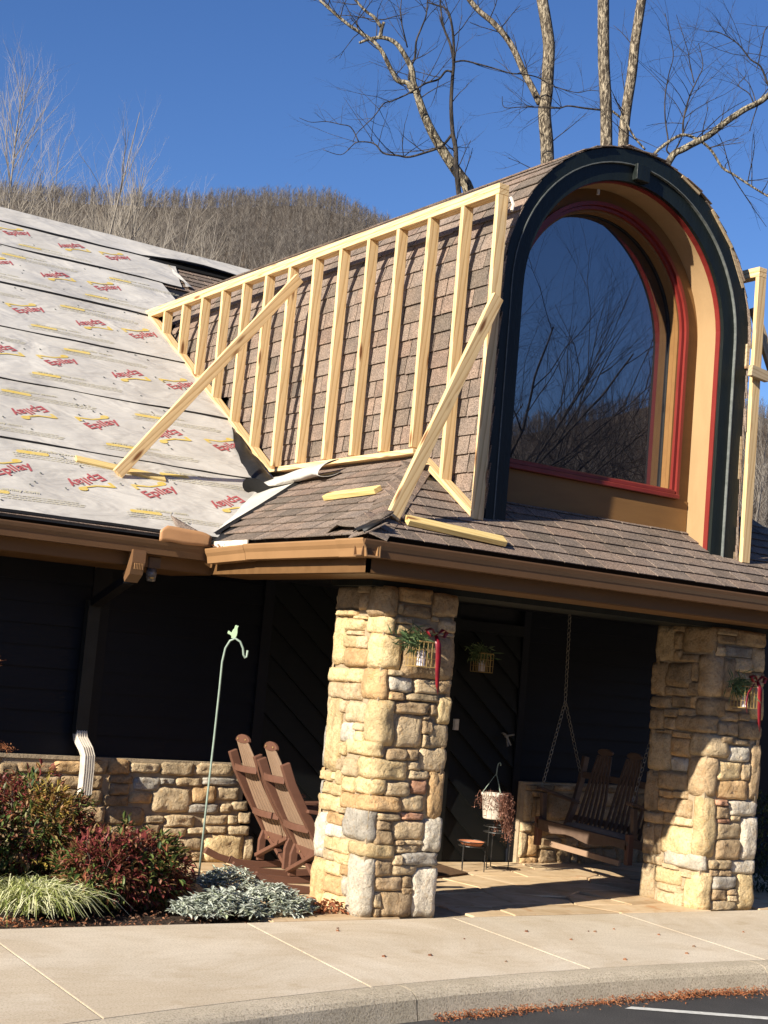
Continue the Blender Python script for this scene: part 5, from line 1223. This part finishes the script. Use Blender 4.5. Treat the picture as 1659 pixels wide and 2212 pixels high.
# ---------------------------------------------------------------- planting
def leaf(m, p, d, ln, wd, up=None, fold=.25):
    d = d.normalized(); s_ = d.cross(up or Vector((0, 0, 1)))
    if s_.length < 1e-3: s_ = Vector((1, 0, 0))
    s_ = s_.normalized() * wd / 2; n_ = s_.cross(d).normalized() * wd * fold; n = len(m.v)
    b = p + d * ln * .28; e = p + d * ln * .66 - n_ * .25; c = p + d * ln - n_ * .9
    m.v += [tuple(p), tuple(b + s_ * .8 + n_), tuple(e + s_ * .85 + n_ * .8), tuple(c), tuple(e - s_ * .85 + n_ * .8), tuple(b - s_ * .8 + n_), tuple(b), tuple(e)]
    m.f += [(n, n + 1, n + 6), (n, n + 6, n + 5), (n + 6, n + 1, n + 2, n + 7), (n + 5, n + 6, n + 7, n + 4), (n + 7, n + 2, n + 3), (n + 4, n + 7, n + 3)]
def shrub(name, c, rad, count, label, seed, red=.25, gold=0.05):
    t = empty(name, (c[0], c[1], 0), label, 'shrub', group='red leaved shrubs in the flower bed'); r = random.Random(seed)
    ms = [Mb(), Mb(), Mb()]; st = Mb(); C = Vector(c)
    for _ in range(26):
        a = r.uniform(0, 6.28); q = r.uniform(.2, .95); e = Vector((C.x + rad[0] * q * math.cos(a), C.y + rad[1] * q * math.sin(a), C.z + rad[2] * math.sqrt(1 - q * q) * .9)); b = Vector((C.x + .25 * rad[0] * q * math.cos(a), C.y + .25 * rad[1] * q * math.sin(a), 0))
        st.tube([b, (b + e) / 2 + Vector((0, 0, .06)), e], [.006, .004, .002], 4)
    for _ in range(count):
        v = Vector((r.gauss(0, 1), r.gauss(0, 1), r.gauss(0, 1))).normalized()
        lump = 1 + .22 * noise.noise(v * 2.6 + Vector((seed, 0, 0))) + .12 * noise.noise(v * 6)
        q = (r.random() ** .28) * lump; p = C + Vector((v.x * rad[0] * q, v.y * rad[1] * q, v.z * rad[2] * q))
        if p.z < .03: p.z = r.uniform(.02, .3)
        d = (v + Vector((r.gauss(0, .6), r.gauss(0, .6), r.gauss(-.1, .5))))
        top_ = (p.z - C.z) / rad[2]; hue = noise.noise(p * 3.2 + Vector((seed * 3, 1, 2)))
        k = 0
        if hue + top_ * .25 + r.gauss(0, .12) > .40 - red: k = 1
        if gold and noise.noise(p * 2.4 + Vector((9, seed, 4))) + r.gauss(0, .1) > .5 - gold: k = 2
        for _2 in range(3): leaf(ms[k], p + Vector((r.gauss(0, .012), r.gauss(0, .012), r.gauss(0, .012))), d + Vector((r.gauss(0, .5), r.gauss(0, .5), r.gauss(0, .4))), r.uniform(.045, .072), r.uniform(.018, .027))
    obj('stems', st, 'twig', t, kind='stuff')
    obj('green_foliage', ms[0], 'nandina', t, kind='stuff'); obj('red_foliage', ms[1], 'nandred', t, kind='stuff')
    if ms[2].v: obj('golden_foliage', ms[2], 'nandgold', t, kind='stuff')
shrub('nandina_shrub', (3.78, 9.85, .38), (.54, .52, .38), 2300, 'tall nandina shrub with red tips below the downspout', 1, .22, .08)
shrub('nandina_shrub', (4.40, 9.34, .19), (.42, .44, .26), 1700, 'low nandina shrub with a golden top beside the silver plants', 2, .16, .24)
shrub('nandina_shrub', (3.0, 9.6, .34), (.50, .50, .42), 1300, 'nandina shrub at the left edge of the bed', 3, .12, .0)
shrub('nandina_shrub', (4.08, 9.12, .20), (.30, .28, .26), 1000, 'small reddish nandina between the grass clump and the bare mulch', 4, .34, .05)
shrub('nandina_shrub', (4.35, 10.25, .18), (.32, .32, .24), 600, 'shaded nandina shrub against the stone half wall', 5, .05, .0)
g_ = empty('variegated_grass', (3.62, 8.93, 0), 'cream striped arching grass clump at the edge of the walk', 'grass clump'); r = random.Random(12)
m = Mb()
for _ in range(900):
    a = r.uniform(0, 6.28); b = Vector((3.62 + r.gauss(0, .11), 8.98 + r.gauss(0, .09), 0)); L = r.uniform(.30, .52); lean = r.uniform(.35, 1.0); pts_ = []
    dx, dy = math.cos(a), math.sin(a)
    for k in range(5): s_ = k / 4; pts_.append(b + Vector((dx * L * lean * s_, dy * L * lean * s_, L * (1.12 * s_ - (.55 + .55 * lean) * s_ * s_))))
    for p in pts_: p.z = max(p.z, .008 + r.uniform(0, .01))
    sd_ = Vector((-dy, dx, .2)).normalized(); n = len(m.v)
    for k, p in enumerate(pts_): ww = .0052 * (1 - (k / 4) ** 2 * .85); m.v += [tuple(p - sd_ * ww), tuple(p + sd_ * ww)]
    for k in range(4): m.f.append((n + 2 * k, n + 2 * k + 1, n + 2 * k + 3, n + 2 * k + 2))
obj('blades', m, 'bladec', g_, kind='stuff')
def silver(cx, cy, rx, ry, cnt, seed, label, h=.14):
    t = empty('lambs_ear', (cx, cy, 0), label, 'silver plant', group='silver leaved plants'); r = random.Random(seed); m = Mb()
    for _ in range(cnt):
        a = r.uniform(0, 6.28); q = r.random() ** .5; x, y = cx + rx * q * math.cos(a), cy + ry * q * math.sin(a)
        if y < 8.47: y = 8.47 + r.uniform(0, .05)
        z = .02 + h * (1 - q * q) * r.uniform(.3, 1) + noise.noise(Vector((x * 9, y * 9, 2))) * .03; p = Vector((x, y, max(.01, z)))
        for k in range(5):
            an = r.uniform(0, 6.28); leaf(m, p, Vector((math.cos(an), math.sin(an), r.uniform(-.4, .8))), r.uniform(.032, .070), r.uniform(.014, .028), fold=.3)
    obj('leaves', m, 'silver', t, kind='stuff')
silver(4.78, 8.72, .34, .24, 420, 1, 'silver woolly plant nearest the walk by the mulch')
silver(5.22, 8.78, .30, .24, 380, 2, 'silver woolly plant beside the sunlit column base', .16)
silver(5.30, 9.55, .26, .30, 260, 3, 'silver plant at the foot of the shepherd hook', .16)
def litter(name, n, fn, mat, label, seed, size=.03):
    r = random.Random(seed); m = Mb()
    for _ in range(n):
        p = Vector(fn(r)); leaf(m, p, Vector((r.gauss(0, 1), r.gauss(0, 1), r.gauss(0, .35))), size * r.uniform(.6, 1.4), size * r.uniform(.3, .6), Vector((r.gauss(0, .5), r.gauss(0, .5), 1)), .5)
    tag(obj(name, m, mat, None), label, 'leaf litter', kind='stuff')
litter('bed_leaf_litter', 700, lambda r: (r.uniform(2.5, 5.5), 8.5 + abs(r.gauss(0, .5)), r.uniform(-.035, .0)), 'deadleaf', 'brown fallen leaves scattered over the mulch bed', 3)
litter('column_leaf_litter', 170, lambda r: (5.58 + r.gauss(0, .08), 8.62 + abs(r.gauss(0, .12)), r.uniform(-.03, .07)), 'redleaf', 'reddish dead leaves piled at the sunlit column base', 4, .05)
litter('corner_leaf_litter', 200, lambda r: (3.15 + r.gauss(0, .2), 8.55 + abs(r.gauss(0, .08)), r.uniform(-.03, .02)), 'redleaf', 'reddish leaf scraps beside the striped grass', 5, .03)
def kl(r):
    x = r.choice([r.uniform(5.75, 7.6), r.uniform(6.1, 7.5), r.uniform(4.9, 5.7), r.uniform(6.6, 8.6)]); w_ = .05 + .04 * noise.noise(Vector((x * 2.5, 3, 1)))
    y = kerb_y(x) - .19 - abs(r.gauss(0, max(.012, w_))); return (x, y, -.148 + r.random() ** 2 * .035)
litter('kerb_leaf_litter', 2600, kl, 'redleaf', 'rusty seed heads and leaf litter along the kerb foot', 6, .016)
m = Mb(); r = random.Random(9)
for x, y, s_ in ((4.98, 9.5, .10), (5.12, 9.42, .07), (4.9, 9.35, .06)):
    for k in range(1): m.lathe([(s_ * .6, 0), (s_, s_ * .3), (s_ * .8, s_ * .75), (s_ * .3, s_ * .95)], (x, y, -.03), 7)
tag(obj('bed_rock', m, 'stone_b', None, fixn=True), 'low dark rock cluster in the bed beside the silver plants', 'rock')
for i, (a, b, lb) in enumerate((((3.02, 9.05, .9), (3.47, 9.28, .96), 'rusty leaved maple sprig at the left edge above the stone wall'), ((3.1, 9.2, 1.50), (3.34, 9.3, 1.50), 'small rusty leaf tip at the upper left edge of the dark wall'))):
    t = empty('maple_sprig', a, lb, 'maple branch'); m = Mb(); A_, B_ = Vector(a), Vector(b); m.tube([A_, (A_ + B_) / 2 + Vector((0, 0, .06)), B_ + Vector((0, 0, -.02))], [.006, .004, .001], 5); obj('twig', m, 'twig', t)
    m = Mb(); r = random.Random(30 + i)
    for _ in range(420 if i == 0 else 90):
        s_ = r.random(); p = A_.lerp(B_, s_) + Vector((0, 0, .05 * math.sin(s_ * 3.1) + r.choice([0, .05]) * (1 - s_) + r.gauss(0, .012))) + Vector((r.gauss(0, .012), r.gauss(0, .03), 0))
        leaf(m, p, Vector((r.gauss(0, 1), r.gauss(0, 1), r.gauss(-.4, .6))), r.uniform(.012, .022), .008)
    obj('leaves', m, 'redleaf', t, kind='stuff')
t = empty('dark_shrub', (10.2, 8.9, 0), 'dark evergreen shrub at the right edge beyond the shaded column', 'shrub'); m = Mb(); r = random.Random(77)
for _ in range(1500):
    v = Vector((r.gauss(0, 1), r.gauss(0, 1), r.gauss(0, 1))).normalized(); p = Vector((10.45, 9.3, .4)) + Vector((v.x * .45, v.y * .3, v.z * .5)) * r.random() ** .3; leaf(m, p, v + Vector((r.gauss(0, .5), r.gauss(0, .5), r.gauss(0, .5))), .05, .02)
obj('foliage', m, 'darkleaf', t, kind='stuff')

# ---------------------------------------------------------------- bare trees
def grow(m, p, d, L, rad, lvl, r, up=.25, spread=.5, tw=None, sides=(7, 6, 5, 4, 3, 3)):
    """one limb and its children; thin twigs go to tw"""
    n = 4; pts = [p]; dd = d.normalized()
    for i in range(n):
        dd = (dd + Vector((r.gauss(0, .12), r.gauss(0, .12), r.gauss(0, .09) + up * .22))).normalized(); pts.append(pts[-1] + dd * L / n)
    rr_ = [rad * (1 - .62 * i / n) for i in range(n + 1)]; tgt = m if (lvl < 3 or tw is None) else tw
    tgt.tube(pts, rr_, sides[min(lvl, 5)], False)
    return pts, rr_, dd
def branchy(m, tw, p, d, L, rad, lvl, maxl, r, up, kids, spread):
    pts, rr_, dd = grow(m, p, d, L, rad, lvl, r, up, spread, tw)
    if lvl >= maxl: return
    for k in range(kids):
        s_ = r.uniform(.25, 1); i = min(3, int(s_ * 4)); b = pts[i].lerp(pts[i + 1], s_ * 4 - i); ax_ = Vector((r.gauss(0, 1), r.gauss(0, 1), r.gauss(0, 1))).cross(dd).normalized()
        nd = (dd + ax_ * r.uniform(.4, 1.0) * spread * 1.6).normalized(); branchy(m, tw, b, nd, L * r.uniform(.42, .66), rr_[i] * r.uniform(.42, .6), lvl + 1, maxl, r, up, kids, spread)
def base_tree(name, label, base, trunk_pts, radii, bark, group='bare trees behind the lodge'):
    t = empty(name, (base.x, base.y, 0), label, 'tree', group=group); m = Mb(); m.tube(trunk_pts, radii, 10); obj('trunk', m, bark, t, sm=True); return t
DT = 34.
def pl(pts, off, dep=DT, sc_=.32): return [at(off + x * sc_, y * sc_, dep + 0.0) for x, y in pts]
def smoothline(P, k=4):
    out = []
    for i in range(len(P) - 1):
        p0, p1, p2, p3 = P[max(i - 1, 0)], P[i], P[i + 1], P[min(i + 2, len(P) - 1)]
        for q in range(k):
            s_ = q / k; out.append(.5 * ((2 * p1) + (p2 - p0) * s_ + (2 * p0 - 5 * p1 + 4 * p2 - p3) * s_ * s_ + (3 * p1 - p0 - 3 * p2 + p3) * s_ ** 3))
    out.append(P[-1]); return out
def limb(t, pts, off, w0, w1, mat, r, twigs=8, dep=DT, name='limb', tl=1.1, drift=0.0, tw_mat='darkbark'):
    """pts in photo crop px, w in px of the same crop"""
    P = [at(off + x * .32, y * .32, dep + drift * i / max(1, len(pts) - 1)) for i, (x, y) in enumerate(pts)]; P = smoothline(P); n = len(P); px = .32 * dep / FPX
    rd = [(w0 + (w1 - w0) * i / (n - 1)) * px / 2 for i in range(n)]; m = Mb(); m.tube(P, rd, 8, True); obj(name, m, mat, t, sm=True)
    if twigs:
        tm = Mb()
        for k in range(twigs):
            i = r.randint(int(n * .15), n - 2); d = (P[i + 1] - P[i]).normalized(); s_ = r.choice([-1, 1]); nd = (d * .5 + RV * r.gauss(0, .7) + UV * r.gauss(.45, .5) + FW * r.gauss(0, .4)).normalized()
            branchy(tm, tm, P[i], nd, tl * r.uniform(.5, 1.2), min(rd[i] * .5, .014), 3, 5, r, .12, 3, .55)
        obj('twigs', tm, tw_mat, t, kind='stuff')
    return P
r = random.Random(55)
O1, O2 = 630.4, 1128.1
tA = empty('bare_tree', (*at(1015, 900, DT).xy, 0), 'lichen spotted forked bare tree left of the dormer top', 'tree', group='bare trees behind the lodge')
P = limb(tA, [(1290, 2300), (1270, 1900), (1230, 1500), (1190, 1275), (1130, 1180), (1060, 1080), (990, 970), (930, 860), (880, 740), (850, 650), (820, 560), (810, 470), (760, 370), (700, 290), (620, 255), (530, 262), (455, 290)], O1, 92, 16, 'bark2', r, 5, name='trunk')
limb(tA, [(815, 625), (780, 560), (715, 545), (670, 470), (610, 350), (550, 280), (480, 230), (400, 180), (300, 100), (190, 0), (130, -80)], O1, 36, 16, 'bark2', r, 16)
limb(tA, [(598, 250), (605, 200), (622, 150)], O1, 30, 22, 'bark2', r, 0)
limb(tA, [(600, 180), (560, 120), (500, 75), (440, 10), (400, -60)], O1, 24, 12, 'bark2', r, 8)
limb(tA, [(790, 540), (800, 460), (830, 390), (840, 280), (870, 200), (905, 110), (915, 20), (920, -60)], O1, 18, 7, 'darkbark', r, 7)
limb(tA, [(780, 320), (740, 150), (735, 60), (745, -40)], O1, 10, 5, 'darkbark', r, 6)
tB = empty('bare_tree', (*at(985, 900, DT + 1).xy, 0), 'thin dark stemmed bare tree crossing the lichen spotted one', 'tree', group='bare trees behind the lodge')
limb(tB, [(1250, 2300), (1150, 1500), (1112, 1150), (1105, 1000), (1085, 890), (1075, 700), (1085, 520), (1092, 420), (1070, 300), (1030, 200), (1010, 100), (1000, -30)], O1, 40, 9, 'darkbark', r, 9, name='trunk', dep=DT - .5)
limb(tB, [(1095, 410), (1090, 250), (1070, 120), (1040, 60), (960, 30), (910, 15)], O1, 20, 7, 'darkbark', r, 9, dep=DT - .5)
limb(tB, [(1085, 900), (1040, 960), (1000, 995), (900, 1030), (790, 1060), (720, 1050), (620, 1035), (570, 980), (520, 960), (440, 960), (400, 990), (330, 1045), (210, 1010)], O1, 20, 4, 'darkbark', r, 14, dep=DT - .5, tl=1.2)
limb(tB, [(1080, 485), (1040, 480), (990, 535), (910, 560), (850, 595), (770, 640), (680, 680), (620, 700), (560, 780), (500, 840), (440, 900), (410, 960)], O1, 16, 4, 'darkbark', r, 18, dep=DT - .5, tl=1.2)
limb(tB, [(450, 955), (400, 860), (330, 840), (230, 820), (130, 825), (50, 795)], O1, 8, 3, 'darkbark', r, 5, dep=DT - .5, tl=.6)
limb(tB, [(1095, 420), (1160, 410), (1250, 430), (1360, 460), (1480, 495), (1560, 500), (1659, 522), (1740, 570), (1840, 605), (1930, 625), (2010, 610), (2080, 615)], O1, 13, 4, 'darkbark', r, 16, dep=DT - .5, tl=1.0)
tC = empty('bare_tree', (*at(1185, 900, DT).xy, 0), 'stout ridged bare trunk with a limb sweeping up left', 'tree', group='bare trees behind the lodge')
limb(tC, [(180, 2300), (175, 1500), (170, 1110), (165, 950), (150, 760), (165, 620), (175, 450), (180, 300), (160, 150), (135, 0), (120, -90)], O2, 96, 74, 'bark', r, 6, name='trunk')
limb(tC, [(120, 700), (60, 580), (12, 490), (-50, 350), (-110, 250), (-200, 150), (-285, 80), (-355, 0), (-400, -80)], O2, 46, 34, 'bark', r, 10)
tD = empty('bare_tree', (*at(1308, 900, DT).xy, 0), 'straight ridged bare trunk above the middle of the arch', 'tree', group='bare trees behind the lodge')
limb(tD, [(575, 2300), (570, 1500), (568, 980), (565, 700), (550, 400), (548, 0), (546, -90)], O2, 84, 76, 'bark', r, 0, name='trunk', dep=DT - 1)
limb(tD, [(530, 742), (420, 730), (310, 715), (250, 730), (160, 725), (0, 722), (-120, 725), (-135, 650)], O2, 14, 4, 'darkbark', r, 14, dep=DT - 1, tl=1.0)
limb(tD, [(605, 748), (690, 820), (760, 930), (830, 1010)], O2, 16, 13, 'bark2', r, 2, dep=DT - 1)
tE = empty('bare_tree', (*at(1345, 900, DT).xy, 0), 'ridged bare trunk leaning right above the arch', 'tree', group='bare trees behind the lodge')
limb(tE, [(650, 2300), (670, 1500), (682, 980), (700, 760), (740, 500), (760, 300), (790, 100), (820, -90)], O2, 76, 62, 'bark', r, 6, name='trunk', dep=DT + 1)
tF = empty('bare_tree', (*at(1430, 900, DT).xy, 0), 'low bare limbs fanning out to the right of the arch', 'tree', group='bare trees behind the lodge')
limb(tF, [(700, 2400), (860, 1500), (990, 1090), (1100, 1000), (1250, 920), (1380, 820), (1500, 740), (1600, 690), (1659, 645), (1750, 560), (1900, 450)], O2, 52, 36, 'bark2', r, 10, name='trunk')
limb(tF, [(860, 1080), (905, 1025), (1000, 950), (1090, 910), (1200, 950), (1280, 1020), (1350, 1130), (1430, 1180), (1520, 1240), (1650, 1320), (1800, 1400)], O2, 24, 12, 'bark2', r, 14, tl=1.3)
limb(tF, [(1085, 910), (1090, 800), (1130, 650), (1180, 540), (1220, 440), (1190, 290)], O2, 14, 4, 'darkbark', r, 14, tl=1.2)
limb(tF, [(1010, 1050), (975, 1015), (985, 950), (965, 800), (965, 650), (990, 500), (1020, 380), (1000, 250), (965, 90)], O2, 13, 4, 'darkbark', r, 12, tl=1.1)
limb(tF, [(1160, 560), (1130, 420), (1120, 350), (1080, 220), (1040, 100)], O2, 8, 3, 'darkbark', r, 7)
limb(tF, [(1700, 620), (1659, 570), (1610, 450), (1540, 400), (1470, 310), (1390, 250), (1300, 210), (1240, 215)], O2, 15, 4, 'darkbark', r, 16, tl=1.2)
limb(tF, [(1560, 690), (1530, 630), (1460, 575), (1510, 510), (1500, 465)], O2, 9, 3, 'darkbark', r, 6)
limb(tF, [(1590, 710), (1560, 800), (1535, 885)], O2, 8, 6, 'darkbark', r, 0)
limb(tF, [(1700, 150), (1640, 200), (1620, 300), (1600, 400), (1580, 480)], O2, 8, 4, 'darkbark', r, 10)

ORD = 'first second third fourth fifth sixth seventh eighth ninth tenth eleventh twelfth thirteenth fourteenth fifteenth sixteenth seventeenth last'.split()
# saplings and slender trees beyond the ridge
def slender(a, d, h, label, seed, mat='birch', stems=1, kids=5, lean=0):
    r = random.Random(seed); b = Vector((d * math.sin(a), d * math.cos(a), -.3)); t = empty('slender_tree', b, label, 'tree', group='slender bare trees beyond the ridge')
    m = Mb(); tw = Mb()
    for s_ in range(stems):
        dd = Vector((r.gauss(0, .12) + lean, r.gauss(0, .12), 1)).normalized(); n = 9; pts_ = [b + Vector((r.uniform(-.5, .5), r.uniform(-.5, .5), 0)) * (stems > 1)]; H = h * (1.04 if s_ == 0 else r.uniform(.8, 1))
        for i in range(n): dd = (dd + Vector((r.gauss(0, .05), r.gauss(0, .05), .08))).normalized(); pts_.append(pts_[-1] + dd * H / n)
        rd = [.0060 * h * (1 - .93 * i / n) / (1 + .25 * (stems > 1)) for i in range(n + 1)]; m.tube(pts_, rd, 6, False)
        for k in range(kids * 7):
            f = r.uniform(.3, .97); i = min(n - 1, int(f * n)); p = pts_[i].lerp(pts_[i + 1], f * n - i); an = r.uniform(0, 6.28); nd = Vector((math.cos(an) * .5, math.sin(an) * .5, 1)).normalized()
            branchy(tw, tw, p, nd, H * .30 * (1.15 - f) + .35, rd[i] * .5, 3, 5, r, .30, 3, .34)
    obj('trunk', m, mat, t, sm=True); obj('crown', tw, mat, t, kind='stuff'); return t
hts = lambda el, d: d * math.tan(el) + 1.65 + .3
slender(.298, 44, hts(.366, 44), 'tall pale bare tree rising at the left edge of the sky', 1, kids=12, stems=3, lean=.03)
slender(.325, 47, hts(.328, 47), 'pale bare tree just right of the tall one at the edge', 2, kids=5, lean=-.05)
slender(.335, 52, hts(.325, 52), 'spreading pale bare tree low at the left edge', 3, kids=5, stems=2)
for k, (a, el, d) in enumerate(((.360, .290, 60), (.370, .298, 64), (.379, .298, 58), (.387, .294, 66), (.395, .295, 62), (.404, .288, 70))):
    slender(a, d, hts(el, d), ORD[k] + ' slender tree from the left in the pale clump beyond the ridge', 20 + k, kids=6)
for k in range(14):
    a = .35 + .0135 * k + r.gauss(0, .004); d = r.uniform(65, 110); el = .286 - .0028 * k + r.gauss(0, .006)
    slender(a, d, hts(el, d), 'pale bare tree before the wooded hill, ' + ORD[k] + ' counting from the left', 50 + k, kids=3)
for k, (a, el, d) in enumerate(((.842, .17, 40), (.86, .18, 44))): slender(a, d, hts(el, d), ('white barked bare tree nearest the right stud wall', 'white barked bare tree at the very right edge of the view')[k], 90 + k, kids=4)
# trees across the lot, seen only in the window reflection
for k, (x, y, h) in enumerate(((28, -20, 14), (24, -14, 15), (34, -16, 13), (38, -22, 15), (22, -20, 15), (45, -30, 17), (33, -30, 18))):
    r = random.Random(300 + k); b = Vector((x, y, -.2)); t = empty('lot_tree', b, ORD[k] + ' of the bare trees across the parking lot mirrored in the arched window', 'tree', group='bare trees across the parking lot'); m = Mb(); tw = Mb()
    m.tube([b, b + Vector((.2, 0, h * .25)), b + Vector((0, .3, h * .42))], [.2, .16, .13], 8, False)
    for q in range(13): an = r.uniform(0, 6.28); branchy(m, tw, b + Vector((.1, .1, h * r.uniform(.22, .45))), Vector((math.cos(an), math.sin(an), r.uniform(.7, 1.8))), h * .40, .055, 1, 5, r, .2, 5, .5)
    obj('trunk', m, 'darkbark', t, sm=True); obj('crown', tw, 'darkbark', t, kind='stuff')
